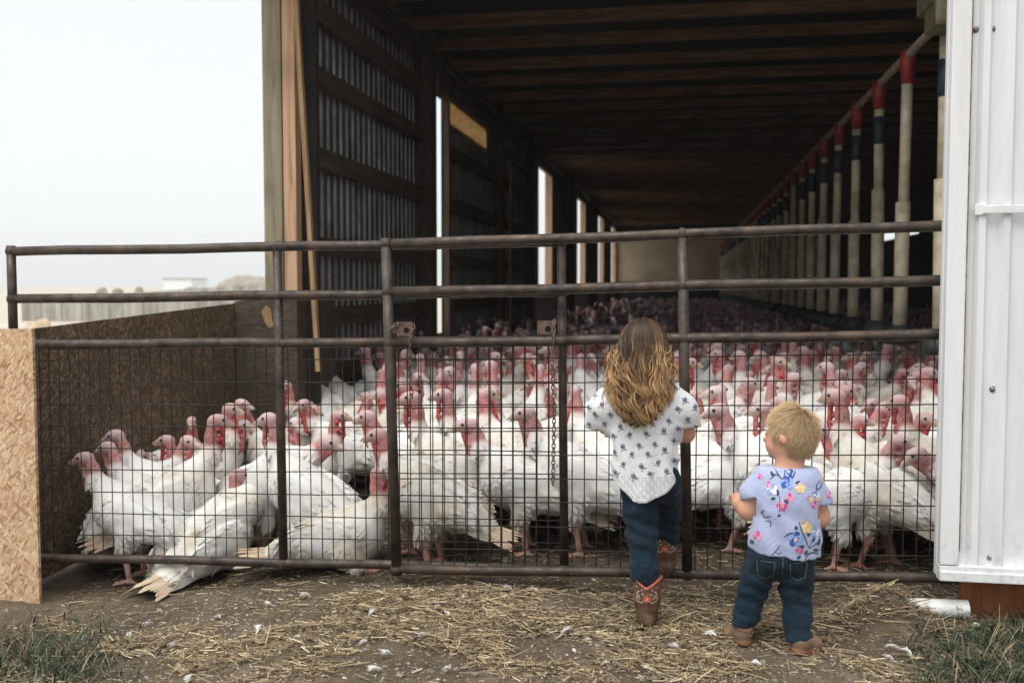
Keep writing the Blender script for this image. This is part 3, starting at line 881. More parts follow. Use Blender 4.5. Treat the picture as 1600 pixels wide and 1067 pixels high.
def chain(name, label, pts, link=.023):
    mb = MB(); pts = [Vector(p) for p in pts]
    seg = [(pts[i + 1] - pts[i]).length for i in range(len(pts) - 1)]; tot = sum(seg); n = int(tot / (link * .74))
    for k in range(n):
        s = (k + .5) / n * tot; i = 0
        while i < len(seg) - 1 and s > seg[i]: s -= seg[i]; i += 1
        c = pts[i].lerp(pts[i + 1], s / seg[i]); d = (pts[i + 1] - pts[i]).normalized()
        side = d.cross(Vector((0, 1, 0))).normalized(); oth = d.cross(side)
        u = side if k % 2 == 0 else (oth * .8 + side * .5).normalized()
        loop = []
        for a in range(13):
            an = 2 * math.pi * a / 12
            loop.append(c + d * (link / 2 * math.cos(an)) + u * (link * .30 * math.sin(an)))
        mb.tube(loop, .0026, 6, cap=False)
    o = mb.build(name, M['rust'], loc=pts[0], smooth=True); tag(o, label, 'chain'); return o
P = lambda x, y, Yp: at_y(x, y, Yp)
chain('chain', 'short rusty chain looped over the rail by the gate joint', [P(622, 505, YGB - .018), P(612, 512, YGB - .03), P(618, 520, YGB - .03)], .022)
chain('chain', 'rusty chain hanging from the latch plate beside the tall gate post', [P(646, 508, YGB - .02), P(641, 530, YGB - .034), P(640, 560, YGB - .012), P(642, 600, YGB - .012), P(644, 622, YGB - .012)])
chain('chain', 'long rusty chain hanging down the wire mesh in the middle of the gate', [P(866, 500, YGB - .012), P(865, 528, YGB - .034), P(862, 560, YGB - .012), P(866, 640, YGB - .012), P(865, 700, YGB - .012), P(864, 758, YGB - .012)])

# ================================================================== FAR BACKGROUND
def conc(px0, px1, Yb, z):
    a = at_y(px0, 500, Yb); b_ = at_y(px1, 500, Yb)
    return a.x, b_.x
x0, x1 = conc(36, 470, 33, 0)
mb = MB(); n = 40
for i in range(n):
    xa = x0 + (x1 - x0) * i / n; xb = x0 + (x1 - x0) * (i + 1) / n
    mb.box(((xa + xb) / 2, 33 + RNG.uniform(-.02, .02), .38 + .008 * i), (xb - xa - .012, .14, .82 + .016 * i), bev=.01)
o = mb.build('concrete_wall', M['concrete'], loc=((x0 + x1) / 2, 33, 0)); tag(o, 'low grey panelled concrete wall across the bleached field', 'wall')
wb = mottled('white_siding', (.72, .74, .76), (.80, .82, .83), 2, .6, 0, 0)
p0 = at_y(256, 448, 170); p1 = at_y(299, 448, 170)
bl = empty('white_shed', ((p0.x + p1.x) / 2, 172, 0), 'distant boxy white shed on the hazy horizon', 'shed')
zt_ = at_y(280, 436, 170).z
MB().box(((p0.x + p1.x) / 2, 173, zt_ / 2), (p1.x - p0.x, 6, zt_)).build('wall', wb, bl)
MB().box(((p0.x + p1.x) / 2, 173, zt_ + .08), (p1.x - p0.x + .4, 6.4, .16)).build('roof', M['concrete'], bl)
def blob(name, label, cat, px, py_top, wpx, Yb, mat, rough=.25, seed=0, group=None, kind=None):
    c = at_y(px, py_top, Yb); w = (at_y(px + wpx / 2, 450, Yb).x - at_y(px - wpx / 2, 450, Yb).x) / 2
    bm = bmesh.new(); bmesh.ops.create_icosphere(bm, subdivisions=4, radius=1)
    V = np.array([v.co[:] for v in bm.verts]); F = np.array([[v.index for v in f.verts] for f in bm.faces]); bm.free()
    d = 1 + rough * (fbm(V + seed * 3.1, 2.2, seed, 4) - .5) * 2
    V = V * d[:, None] * np.array([w, w * .6, c.z])
    V += np.array([c.x, Yb + w * .3, 0])
    o = mesh_from(name, V, F, mat, loc=(c.x, Yb, 0)); tag(o, label, cat, group, kind); return o
blob('hill', 'pale earth mound on the hazy horizon', 'hill', 378, 432, 86, 230, M['mound'], .35, 3, kind='structure')
blob('shrub', 'small round shrub on the horizon, nearest the white shed', 'shrub', 216, 449, 15, 120, M['bush'], .4, 4)
blob('shrub', 'low round shrub on the horizon, middle of the three small ones', 'shrub', 183, 450.5, 19, 120, M['bush'], .4, 5)
blob('shrub', 'flat shrub on the horizon, farthest from the white shed', 'shrub', 157, 451, 22, 120, M['bush'], .4, 6)
blob('shrub', 'wide flat scrub just below the white shed in the field', 'shrub', 296, 452, 50, 80, M['bush'], .35, 7)
blob('straw_heap', 'pale heap of straw behind the left end of the pen wall', 'heap', 52, 498, 66, 16, mottled('heap_straw', (.36, .27, .18), (.52, .42, .31), 6, .95), .3, 9)

# ================================================================== HAZE: dusty air that fades the far field
hm = bpy.data.materials.new('dusty_air'); hm.use_nodes = True; hn = hm.node_tree; hn.nodes.clear()
ho = hn.nodes.new('ShaderNodeOutputMaterial'); hv = hn.nodes.new('ShaderNodeVolumePrincipled')
hv.inputs['Color'].default_value = (.95, .96, .97, 1); hv.inputs['Density'].default_value = .0011; hv.inputs['Anisotropy'].default_value = .2
hn.links.new(hv.outputs[0], ho.inputs['Volume'])
hz = MB().box((-40, 148, 4.5), (330, 306, 12.5)).build('haze', hm, loc=(-40, 148, 4.5))
tag(hz, 'thin pale dusty haze over the yard and field', 'haze', kind='stuff')
# ================================================================== TURKEYS
WHITE = (.76, .765, .76); CREAM = (.66, .61, .50); DIRTY = (.36, .27, .15)
PINK = (.47, .215, .205); PALE = (.56, .43, .45); RED = (.50, .048, .042); SHANK = (.42, .25, .18); BEAK = (.66, .57, .47)
def frame(yaw, pitch):
    f = np.array([math.cos(yaw) * math.cos(pitch), math.sin(yaw) * math.cos(pitch), math.sin(pitch)])
    l = np.array([-math.sin(yaw), math.cos(yaw), 0]); u = np.cross(f, l)
    return np.stack([f, l, u], 1)
def turkey_mesh(name, head=(.30, 0, .60), hyaw=0., hpitch=-.08, wattle=1.0, sit=False, seed=0, res=.0080, tail_drop=.10, body_pitch=.46, dirt=.8):
    rg = np.random.default_rng(seed)
    S = Solid(.05); dz = -.185 if sit else 0.0
    head = np.array(head, float)
    Bm = frame(0, body_pitch)
    def bp(x, y, z): return Bm @ np.array([x, y, z]) + np.array([0, 0, .335 + dz])
    S.ell(bp(0, 0, 0), (.205, .124, .118), WHITE, Bm)
    S.ell(bp(.085, 0, -.004), (.135, .130, .126), WHITE, Bm)
    S.ell(bp(-.14, 0, .002), (.15, .088, .068), WHITE, Bm)
    S.cone(bp(-.20, 0, .005), bp(-.33, 0, -.012), .050, .022, CREAM, sq=(1, 1.3, .7))
    for s in (-1, 1):                                   # folded wings
        S.ell(bp(-.03, .106 * s, .026), (.185, .036, .086), WHITE, Bm, .025)
        S.cone(bp(-.09, .110 * s, .018), bp(-.26, .062 * s, -.012), .038, .015, WHITE, .025)
        if not sit:
            S.cone((.005, .075 * s, .27), (.045, .082 * s, .165), .066, .033, WHITE, .035)
            S.cone((.045, .082 * s, .165), (.022, .084 * s, .125), .027, .0165, SHANK, .012)
        else:
            S.cone((.06, .09 * s, .10), (.12, .10 * s, .05), .06, .035, WHITE, .04)
    # neck: feathered base, bare skin above
    nb = bp(.150, 0, .062); Hm = frame(hyaw, hpitch)
    nk = head - Hm[:, 0] * .030 - np.array([0, 0, .012])
    mid1 = nb * .60 + nk * .40 + np.array([.048, 0, -.012]); mid2 = nb * .28 + nk * .72 + np.array([.018, 0, .0])
    S.cone(nb - np.array([.02, 0, .04]), mid1, .080, .047, WHITE, .05)
    S.cone(mid1, mid1 * .72 + mid2 * .28, .046, .039, WHITE, .02)
    S.cone(mid1 * .72 + mid2 * .28, mid2, .036, .029, (.50, .265, .25), .008)
    S.cone(mid2, nk, .0285, .026, PINK, .012)
    S.ell(head - Hm[:, 0] * .006 + np.array([0, 0, .003]), (.049, .029, .0325), PALE, Hm, .008)
    S.cone(head + Hm @ np.array([.026, 0, -.004]), head + Hm @ np.array([.056, 0, -.008]), .0165, .0100, BEAK, .006)
    S.cone(head + Hm @ np.array([.056, 0, -.008]), head + Hm @ np.array([.086, 0, -.020]), .0100, .0038, BEAK, .004)
    S.cone(head + Hm @ np.array([.030, 0, -.020]), head + Hm @ np.array([.074, 0, -.029]), .0095, .0042, BEAK, .004)
    # wattle down the front of the throat, snood, caruncles
    tdir = (mid2 - nk); tdir = tdir / np.linalg.norm(tdir)
    w0 = head + Hm @ np.array([.016, 0, -.030]); w1 = w0 + tdir * (.05 + .05 * wattle) + Hm[:, 0] * .016
    S.cone(w0, w1, .011 + .003 * wattle, .0135 * (.4 + .6 * wattle), RED, .006)
    S.cone(w1, w1 + tdir * .03, .015 * (.3 + .7 * wattle), .007, RED, .01)
    sn = head + Hm @ np.array([.036, 0, .012]); S.cone(sn, sn + Hm @ np.array([.020, .006, -.004 - .01 * wattle]), .006, .0045, PINK, .005)
    for i in range(int(4 + 8 * wattle)):
        t = rg.uniform(.1, 1); p = nk * (1 - t) + mid1 * t + np.array([.022 + .02 * t, rg.normal(0, .012), rg.normal(0, .008)])
        S.ell(p, np.full(3, rg.uniform(.008, .013)), RED if rg.random() < .35 else PINK, None, .008)
    if not sit:                                          # shanks and toes
        for s in (-1, 1):
            fx_ = .05 * s * rg.uniform(-.6, 1)
            a = np.array([.022, .084 * s, .125]); f = np.array([.018 + fx_, .085 * s, .018])
            S.cone(a, f, .0155, .0125, SHANK, .008)
            for an in (-.5, 0, .5, math.pi):
                ln = .075 if abs(an) < 1 else .035
                e = f + np.array([math.cos(an) * ln, math.sin(an) * ln, -.010])
                S.cone(f, e, .0115, .0065, SHANK, .006)
    else:
        for s in (-1, 1):
            f = np.array([.20, .07 * s, .016])
            for an in (-.45, 0, .45):
                S.cone(f, f + np.array([math.cos(an) * .07, math.sin(an) * .07, -.006]), .012, .007, SHANK, .006)
            S.cone(np.array([.10, .08 * s, .03]), f, .02, .013, SHANK, .008)
    V, Q, C = S.mesh(res, smear=.0055)
    V = relax(V, Q, 2); Nn = vnormals(V, Q)
    sat = (C.max(1) - C.min(1)) / (C.max(1) + 1e-6)
    # soiled belly, hocks and tail: blotches that belong to the bird
    soil = fbm(V + seed, 9, seed, 4)
    low = np.clip((.26 + dz - V[:, 2]) / .14, 0, 1) * (V[:, 2] > .12) + np.clip((-V[:, 0] - .16) / .2, 0, 1)
    if sit: low = low * .35
    k = np.clip((soil - .43) * 5, 0, 1) * np.clip(low * 1.2 + .12, 0, 1) * dirt
    feath = sat < .2
    C = np.where(feath[:, None], C * (1 - k[:, None]) + np.array(DIRTY) * k[:, None], C)
    vs = [V]; qs = [Q]; cs = [C]; n0 = len(V)
    FV, FF, FC = [], [], []
    # overlapping feathers
    def feather(p, d, nrm, Lh, Wd, lift, c, curl=0.0):
        d = d - nrm * (d @ nrm); d = d / (np.linalg.norm(d) + 1e-9); sd = np.cross(nrm, d)
        base = len(FV)
        for t, w in ((0, .45), (.35, 1.0), (.72, .88)):
            q = p + d * (Lh * t) + nrm * (-.004 + lift * t + curl * t * t)
            FV.append(q - sd * Wd * .5 * w - nrm * .0025); FV.append(q + nrm * .002); FV.append(q + sd * Wd * .5 * w - nrm * .0025)
        q = p + d * Lh + nrm * (-.004 + lift + curl)
        FV.append(q - sd * Wd * .12); FV.append(q + d * .006); FV.append(q + sd * Wd * .12)
        for r in range(3):
            a = base + r * 3
            FF.append((a, a + 1, a + 4, a + 3)); FF.append((a + 1, a + 2, a + 5, a + 4))
        FC.extend([c] * 12)
    cand = np.where(feath & (V[:, 2] > .135 + (dz if not sit else -.11)) & (V[:, 0] < .30))[0]
    pick = []
    order = rg.permutation(cand)
    cell = {}
    for i in order:
        sp = .026 if V[i, 0] < .14 else .022
        key = tuple(np.floor(V[i] / sp).astype(int))
        if key in cell: continue
        cell[key] = 1; pick.append(i)
    for i in pick:
        p = V[i]
        neck = np.clip((p[0] - .12) / .1, 0, 1) * np.clip((p[2] - (.36 + dz)) / .08, 0, 1)
        d = np.array([-1, 0, -.42]) * (1 - neck) + np.array([-.25, 0, -1.0]) * neck
        if p[2] < .22 + dz and p[0] > -.1: d = np.array([-.6, 0, -.8])
        d = d + rg.normal(0, .13, 3)
        big = 1.0 + 1.0 * (p[0] < -.02) * (abs(p[1]) > .06)
        c = C[i] * rg.uniform(.93, 1.04)
        feather(p, d, Nn[i], rg.uniform(.034, .050) * (1 + .55 * (big - 1)), rg.uniform(.024, .034), rg.uniform(.0005, .004), np.clip(c, 0, .8))
    # wing quills and tail
    for s in (-1, 1):
        for j in range(7):
            p = bp(-.08 - .012 * j, (.128 - .003 * j) * s, .045 - .011 * j); nrm = Bm @ np.array([-.12, s * 1.0, .25]); nrm /= np.linalg.norm(nrm)
            c = np.array(WHITE) * rg.uniform(.9, 1.0); kk = rg.uniform(0, .5) * dirt
            feather(p, Bm @ np.array([-1, -.40 * s, -.03 - .004 * j]), nrm, .14 + .004 * j, .032, .001, c * (1 - kk) + np.array(DIRTY) * kk)
    for j in range(13):
        t = (j - 6) / 6.0
        p = bp(-.22, .048 * t, .018 - .022 * abs(t)); nrm = Bm @ np.array([.15, t * .75, 1.0]); nrm /= np.linalg.norm(nrm)
        c = np.array(CREAM) * rg.uniform(.8, 1.1); kk = rg.uniform(.05, .8) * dirt
        feather(p, Bm @ np.array([-1, .09 * t + rg.normal(0, .02), -tail_drop - .12 + rg.normal(0, .03)]), nrm, rg.uniform(.15, .21), .040, .004, c * (1 - kk) + np.array(DIRTY) * kk)
    if sit: FV = [np.array([q[0], q[1], max(q[2], .006)]) for q in FV]
    n1 = n0 + len(FV)
    vs.append(np.array(FV)); qs.append(np.array(FF) + n0); cs.append(np.array(FC))
    mi = [np.zeros(len(Q)), np.zeros(len(FF))]
    # eyes
    for s in (-1, 1):
        e = head + Hm @ np.array([.012, .0255 * s, .007])
        nu, nv = 8, 5; EV = []; EF = []
        for a in range(nv + 1):
            ph = math.pi * a / nv
            for bq in range(nu):
                th = 2 * math.pi * bq / nu
                EV.append(e + .0078 * np.array([math.sin(ph) * math.cos(th), math.sin(ph) * math.sin(th), math.cos(ph)]))
        for a in range(nv):
            for bq in range(nu): EF.append((a * nu + bq, (a + 1) * nu + bq, (a + 1) * nu + (bq + 1) % nu, a * nu + (bq + 1) % nu))
        base = sum(len(v) for v in vs)
        vs.append(np.array(EV)); qs.append(np.array(EF) + base); cs.append(np.zeros((len(EV), 3))); mi.append(np.ones(len(EF)))
    o = mesh_from('turkey', np.concatenate(vs), np.concatenate(qs), [M['turkey'], M['eye']], np.concatenate(cs), True, None, None, np.concatenate(mi))
    me = o.data; bpy.data.objects.remove(o)
    return me, head
VAR = {}
def var(key, **kw): VAR[key] = turkey_mesh(key, seed=len(VAR) + 3, **kw)
var('tall', head=(.235, 0, .70), hyaw=.1, wattle=.7)
var('tall_left', head=(.235, .02, .69), hyaw=1.1, wattle=.9)
var('tall_right', head=(.23, -.02, .68), hyaw=-1.1, wattle=.4)
var('mid', head=(.275, 0, .635), hyaw=0, hpitch=-.15, wattle=1.2)
var('mid_left', head=(.265, .04, .63), hyaw=.7, hpitch=-.2, wattle=1.5)
var('mid_right', head=(.26, -.04, .635), hyaw=-.8, wattle=.8)
var('back', head=(.185, 0, .68), hyaw=.2, wattle=.5)
var('turn_left', head=(.215, .05, .665), hyaw=2.2, wattle=.6)
var('turn_right', head=(.21, -.05, .655), hyaw=-2.1, wattle=1.1)
var('low', head=(.33, .02, .50), hyaw=.5, hpitch=-.35, wattle=1.0)
var('bent', head=(.335, -.02, .535), hyaw=-.3, hpitch=-.5, wattle=1.8)
var('broad', head=(.30, .02, .53), hyaw=.2, hpitch=-.2, wattle=1.0)
var('sit', head=(.215, .01, .42), hyaw=-.3, wattle=.8, sit=True, body_pitch=.30)
var('sit_up', head=(.215, 0, .43), hyaw=.3, wattle=.5, sit=True, body_pitch=.22)
placed = []
def put_turkey(key, x, y, yaw, s, label, group=None):
    me, hd = VAR[key]
    o = bpy.data.objects.new('turkey', me); col.objects.link(o)
    o.location = (x, y, gz(x, y) - .006); o.rotation_euler = (0, 0, yaw); o.scale = (s, s, s)
    placed.append((x, y)); tag(o, label, 'turkey', group); return o
def pen_x(y): return -2.99 - .053 * (min(y, 6.65) - 4.19) if y < 6.75 else XL
def head_turkey(key, hx, hy, yaw_deg, s, label, group=None, dz=0.0):
    """stand the bird so that its head is where the sight line through the head meets head height"""
    me, hd = VAR[key]; yaw = R(yaw_deg); d = ray(hx, hy)
    off = rotz(yaw) @ hd * s
    def at(dist):
        p = CAM + d * (dist / d.y); x, y = p.x - off[0], p.y - off[1]; g = gz(x, y) - .006
        return p, x, y, (p.z - g) / (hd[2] * s)
    best = None
    ymin = 4.20 + .15 * s + .22 * s * abs(math.sin(yaw)) + (.32 if hx > 612 else 0)     # bare floor shows inside the right gate
    for relax_ in (0, 1, 2):
        for dist in np.arange(4.2, 7.6, .04):
            p, x, y, k = at(dist)
            if y < ymin or p.x < pen_x(p.y) + .05 or x < pen_x(y) + .17: continue
            near = min([math.hypot(x - u, y - v) for u, v in placed] + [9])
            if near < (.25, .18, 0)[relax_]: continue
            cost = abs(math.log(max(k, .05))) + (0 if .80 < k < 1.15 else 5)
            if best is None or cost < best[0]: best = (cost, x, y, k)
        if best is not None and best[0] < 5: break
    if best is None:
        p, x, y, k = at(4.9); best = (0, max(x, pen_x(y) + .17), y, k)
    c_, x, y, k = best; k = min(max(k, .80), 1.15)
    o = put_turkey(key, x, y, yaw, s, label, group); o.scale = (s, s, s * k); return o
# front birds one by one: pose, head in the photo, heading (0 right, 90 away, 180 left, -90 towards us), size
FRONT = [
 ('mid', 130, 716, 182, 1.02, 'big white turkey leaning its pale head onto a red neck in the left pen'),
 ('mid_right', 112, 733, 100, .92, 'white turkey with red throat turned in toward the OSB wall, left in the pen'),
 ('mid', 178, 682, 185, 1.05, 'white turkey with open pale beak standing right behind the leftmost pair in the pen'),
 ('mid', 166, 700, 175, .98, 'dark red-necked turkey half hidden behind the open-beaked turkey on the left'),
 ('tall', 258, 688, 178, .98, 'pink-headed turkey facing left in front of the OSB sheet, alone between two gaps'),
 ('mid', 296, 690, -10, 1.02, 'white turkey with pale pink head facing right, in the middle of the left pen'),
 ('back', 299, 660, -80, .98, 'turkey facing us with small pale face, farthest back in the left pen'),
 ('low', 219, 714, -100, .90, 'small dark-faced turkey peeking out low in the shadow of the left pen'),
 ('tall', 342, 658, 38, 1.08, 'white turkey with upright red neck and tail drooping toward the left gate'),
 ('tall', 379, 632, -5, 1.0, 'pale-headed turkey facing right at the back of the left pen near the OSB end'),
 ('back', 362, 640, 10, .97, 'turkey behind the others with long straight neck at the right end of the OSB wall'),
 ('mid', 380, 664, 8, 1.03, 'white turkey with red wattle facing right just left of the gate post'),
 ('tall', 418, 655, 170, 1.0, 'turkey with long dark red neck right beside the left gate post'),
 ('mid', 420, 722, 60, 1.0, 'turkey with orange-red wattle seen just under the gate post, behind the big breast'),
 ('broad', 515, 692, -8, 1.14, 'large clean white turkey broadside behind the wire with dark red neck bent down'),
 ('tall', 462, 662, -60, 1.05, 'turkey facing us with a long salmon wattle right of the left gate post'),
 ('mid_left', 490, 640, -45, 1.0, 'turkey with lilac head and hanging red wattle beside the salmon-wattled one'),
 ('tall', 532, 650, 5, 1.02, 'white-faced turkey facing right in the row behind the broadside bird'),
 ('mid', 572, 652, 172, 1.02, 'turkey with bluish pale head facing left, left of the tall gate joint'),
 ('mid', 588, 680, 176, 1.05, 'turkey with bright red face and large red wattle touching the tall gate joint post'),
 ('tall', 640, 622, 182, 1.1, 'big cream-bellied turkey with drooping dirty tail right of the gate joint'),
 ('mid', 728, 664, 186, 1.12, 'white turkey with pink head and dangling wattle in the middle of the double wire'),
 ('mid', 818, 646, 178, 1.08, 'turkey with the brightest red wattle, left of the long hanging chain'),
 ('tall', 690, 617, 175, 1.05, 'turkey with pale head tilted over the big cream-bellied bird'),
 ('back', 770, 612, 15, 1.02, 'turkey with upright pink neck between the two latch plates'),
 ('tall_right', 900, 612, 150, 1.06, 'turkey with open white beak just right of the chain post'),
 ('mid_right', 930, 640, 130, 1.08, 'dirty-tailed turkey seen beside the left sleeve of the older child'),
 ('mid', 1120, 642, 178, 1.08, 'turkey with hanging bright red wattle right of the older child'),
 ('tall', 1186, 640, 184, 1.06, 'turkey with pale beak and dark red wattle facing left above the toddler'),
 ('tall', 1222, 630, 4, 1.04, 'pale-faced turkey facing right directly above the blond head'),
 ('mid', 1290, 672, 176, 1.08, 'turkey with bare pink head lower and right beside the blond head'),
 ('tall', 1346, 658, 10, 1.00, 'turkey with reddish cheek behind the long-wattled bird on the right'),
 ('mid_left', 1360, 632, 172, 1.0, 'grey-pink headed turkey facing left near the right end of the gate'),
 ('mid', 1384, 640, 2, 1.02, 'turkey with white beak facing right and dark red throat near the white door'),
 ('mid', 1408, 690, -6, 1.04, 'rosy-headed turkey facing right above the bent-necked bird by the door'),
 ('mid_right', 1447, 655, 0, 1.02, 'dusky red turkey in the shade against the edge of the white door'),
]
put_turkey('sit', -2.25, 4.45, R(72), 1.1, 'white turkey lying down with its wing and tail sticking out under the left gate')
put_turkey('sit_up', -1.60, 4.41, R(12), 1.08, 'white turkey lying on the ground under the rail left of the tall gate joint')
put_turkey('bent', 1.36, 4.72, R(196), 1.0, 'round grey-white turkey with its neck bent low, closest to the white door')
put_turkey('tall', .92, 4.72, R(142), 1.10, 'tall turkey with long red wattle and dirty drooping tail right of the toddler')
for f in FRONT: head_turkey(*f)
# second file of birds whose bodies and feet show between the front row and the dark floor
for (key, x, y, yaw, s, label) in (
  ('turn_right', -.78, 5.02, 170, 1.10, 'turkey with dirty brown tail and hidden head in the double wire section'),
  ('turn_left', -.33, 5.12, 80, 1.08, 'turkey walking away with muddy hocks left of the older child'),
  ('tall', .42, 5.25, 172, 1.05, 'turkey with yellowed ragged tail between the two children'),
  ('back', .12, 5.35, 60, 1.06, 'turkey standing behind the thick middle gate post'),
  ('tall_right', 1.28, 5.1, 195, 1.05, 'white turkey behind the right arm of the toddler')):
    put_turkey(key, x, y, R(yaw), s, label)
# the crowd, filling the barn floor
keys = ['tall', 'tall_left', 'tall_right', 'mid', 'mid_left', 'mid_right', 'back', 'turn_left', 'turn_right', 'tall', 'mid']
pts = []
grid = {}
def close(x, y, r):
    i, j = int(x // .4), int(y // .4)
    for a in range(i - 2, i + 3):
        for b_ in range(j - 2, j + 3):
            for (u, v) in grid.get((a, b_), ()):
                if (u - x) ** 2 + (v - y) ** 2 < r * r: return True
    return False
def mark(x, y): grid.setdefault((int(x // .4), int(y // .4)), []).append((x, y))
for x, y in placed: mark(x, y)
rg = np.random.default_rng(5)
for _ in range(90000):
    y = 5.3 + 38 * rg.random() ** 1.6; x = rg.uniform(XL + .28, 5.9)
    if x < -1.2 and y < 5.9: continue
    if y < 6.8 and x > 1.7: continue
    u, v = to_px((x, y, .5))
    if u < 395 or u > 1520: continue
    rr = .268 if y < 11 else .34
    if close(x, y, rr): continue
    mark(x, y); pts.append((y, x))
pts.sort()
NIND = 300 - len(placed)
for n, (y, x) in enumerate(pts[:NIND]):
    # most look sideways along the gate or out at the visitors
    yaw = rg.choice([180, 0, -90, 150, 30, 90]) + rg.normal(0, 32)
    u, v = to_px((x, y, .6))
    if y < 7.2: lab, grp = 'white turkey with pink neck in the packed rows right behind the front birds', 'turkeys in the near rows'
    elif y < 9.5: lab, grp = 'white turkey with raised pink head in the middle of the crowded barn floor', 'turkeys in the middle rows'
    else: lab, grp = 'turkey in the dim crowd deep in the barn showing mostly a dusky red head', 'turkeys in the dim far rows'
    k_ = keys[rg.integers(len(keys))]
    put_turkey(k_, x, y, R(yaw), rg.uniform(.96, 1.14), lab, grp)
# the rest: too many and too small to count
def low_turkey():
    mb = MB()
    mb.col = WHITE; mb.ball((0, 0, .33), (.20, .125, .125), 9, 6)
    mb.tube([(-.18, 0, .28), (-.36, 0, .20)], [.08, .03], 6, c=CREAM)
    mb.tube([(.10, 0, .44), (.19, 0, .52)], [.07, .042], 7, c=WHITE)
    mb.tube([(.19, 0, .52), (.215, 0, .60), (.225, 0, .66)], [.038, .031, .027], 7, c=PINK)
    mb.col = PALE; mb.ball((.235, 0, .68), (.044, .028, .032), 8, 6)
    mb.tube([(.27, 0, .675), (.31, 0, .663)], [.013, .004], 5, c=BEAK)
    mb.tube([(.25, 0, .66), (.258, 0, .59)], [.014, .012], 5, c=RED)
    for s in (-1, 1): mb.tube([(.02, .08 * s, .2), (.02, .08 * s, 0)], [.02, .013], 5, c=SHANK)
    return mb
lt = low_turkey(); LV = np.array(lt.v); LF = lt.f; LC = np.array(lt.c)
rest = pts[NIND:]
VV, FFq, CC = [], [], []
for n, (y, x) in enumerate(rest):
    a = R(rg.choice([180, 0, -90, 90]) + rg.normal(0, 40)); s = rg.uniform(.95, 1.14)
    hv = LV.copy(); hv[:, 2] *= rg.uniform(.9, 1.06)
    VV.append(hv @ rotz(a).T * s + np.array([x, y, gz(x, y)]))
    FFq += [tuple(i + n * len(LV) for i in f) for f in LF]; CC.append(LC)
if rest:
    me = bpy.data.meshes.new('turkey_flock'); me.from_pydata(np.concatenate(VV).tolist(), [], FFq); me.materials.append(M['turkey'])
    a = me.color_attributes.new('Col', 'FLOAT_COLOR', 'POINT'); C4 = np.ones((len(me.vertices), 4), np.float32); C4[:, :3] = np.concatenate(CC); a.data.foreach_set('color', C4.ravel())
    me.polygons.foreach_set('use_smooth', np.ones(len(FFq), bool))
    o = bpy.data.objects.new('turkey_flock', me); col.objects.link(o)
    tag(o, 'mass of far turkeys filling the dark end of the barn', 'turkeys', kind='stuff')
print('turkeys', len(placed), 'rest', len(rest))

# ================================================================== LITTER
def straw_field(name, label, n, fn, zfn, lens, widths):
    V, F, C = [], [], []
    k = 0
    while k < n:
        x, y = fn()
        p = np.array([[x, y, 0.0]])
        L_ = rg.gamma(2.2, lens * (.42 if rg.random() < .66 else 1.25)); L_ = min(max(L_, .006), .26); a = rg.uniform(0, math.pi); w = rg.uniform(*widths)
        tilt = rg.normal(0, .10); z = gz(x, y) + zfn(x, y)
        d = np.array([math.cos(a) * math.cos(tilt), math.sin(a) * math.cos(tilt), math.sin(tilt)]); sd = np.array([-d[1], d[0], 0]); sd /= np.linalg.norm(sd) + 1e-9
        bend = rg.normal(0, .05) * L_
        c = np.array([.285, .208, .115]) * rg.uniform(.22, 1.3); c = c * (1 - .25 * rg.random()) + np.array([.10, .085, .07]) * .25
        if rg.random() < .10: c = np.array([.52, .44, .30]) * rg.uniform(.8, 1.1)
        b = len(V)
        for t in (-.5, 0, .5):
            q = np.array([x, y, z]) + d * L_ * t + sd * bend * (1 - 4 * t * t)
            V += [q - sd * w, q + sd * w, q + np.array([0, 0, w * 1.1])]; C += [c, c * .92, np.minimum(c * 1.06, .8)]
        for r in (0, 3):
            for (i, j) in ((0, 1), (1, 2), (2, 0)): F.append((b + r + i, b + r + j, b + r + 3 + j, b + r + 3 + i))
        k += 1
    o = mesh_from(name, np.array(V), np.array(F), M['straw'], np.array(C), False)
    tag(o, label, 'straw', kind='stuff'); return o
def dens(x, y): return float(fbm(np.array([[x, y, 0.]]), 2.4, 21, 3)[0])
def f_yard():
    while True:
        u = rg.uniform(-20, 1620); v = rg.uniform(918, 1085)
        p = at_z(u, v, 0.0)
        band = math.exp(-((v - 985) / 48) ** 2) + .35
        d = dens(p.x, p.y * 1.8)
        if rg.random() < band * max(0, (d - .46) * 6.5) + .02: return p.x, p.y
def f_pen():
    return rg.uniform(-2.8, 1.3), rg.uniform(3.7, 6.0)
straw_field('straw_litter', 'dry yellow straw strewn over the dirt in front of the gate', 14000, f_yard, lambda x, y: .004 + rg.random() ** 2 * (.012 + .05 * max(0, dens(x, y * 1.8) - .45)), .022, (.0010, .0030))
straw_field('floor_litter', 'straw bits trodden into the dark barn floor', 7000, f_pen, lambda x, y: .003 + .004 * rg.random(), .020, (.0009, .0024))
# crumbs of earth and chaff
V, F, C = [], [], []
for k in range(9000):
    u = rg.uniform(-10, 1610); v = 900 + 180 * rg.random(); p = at_z(u, v, 0)
    s = rg.gamma(2, .0016) + .0012; a = rg.uniform(0, 6.28); z = gz(p.x, p.y)
    c = np.array([.17, .14, .105]) * rg.uniform(.4, 1.6) if rg.random() > .035 else np.array([.5, .48, .45]) * rg.uniform(.7, 1.1)
    b = len(V); sx, sy, sz = s * rg.uniform(.6, 1.6), s, s * rg.uniform(.4, .9)
    for (i, j, h) in ((1, 0, 0), (0, 1, 0), (-1, 0, 0), (0, -1, 0), (0, 0, 1)):
        V.append((p.x + (i * math.cos(a) - j * math.sin(a)) * sx, p.y + (i * math.sin(a) + j * math.cos(a)) * sy, z + h * sz + (.0005 if h == 0 else 0))); C.append(c)
    F += [(b, b + 1, b + 4), (b + 1, b + 2, b + 4), (b + 2, b + 3, b + 4), (b + 3, b, b + 4)]
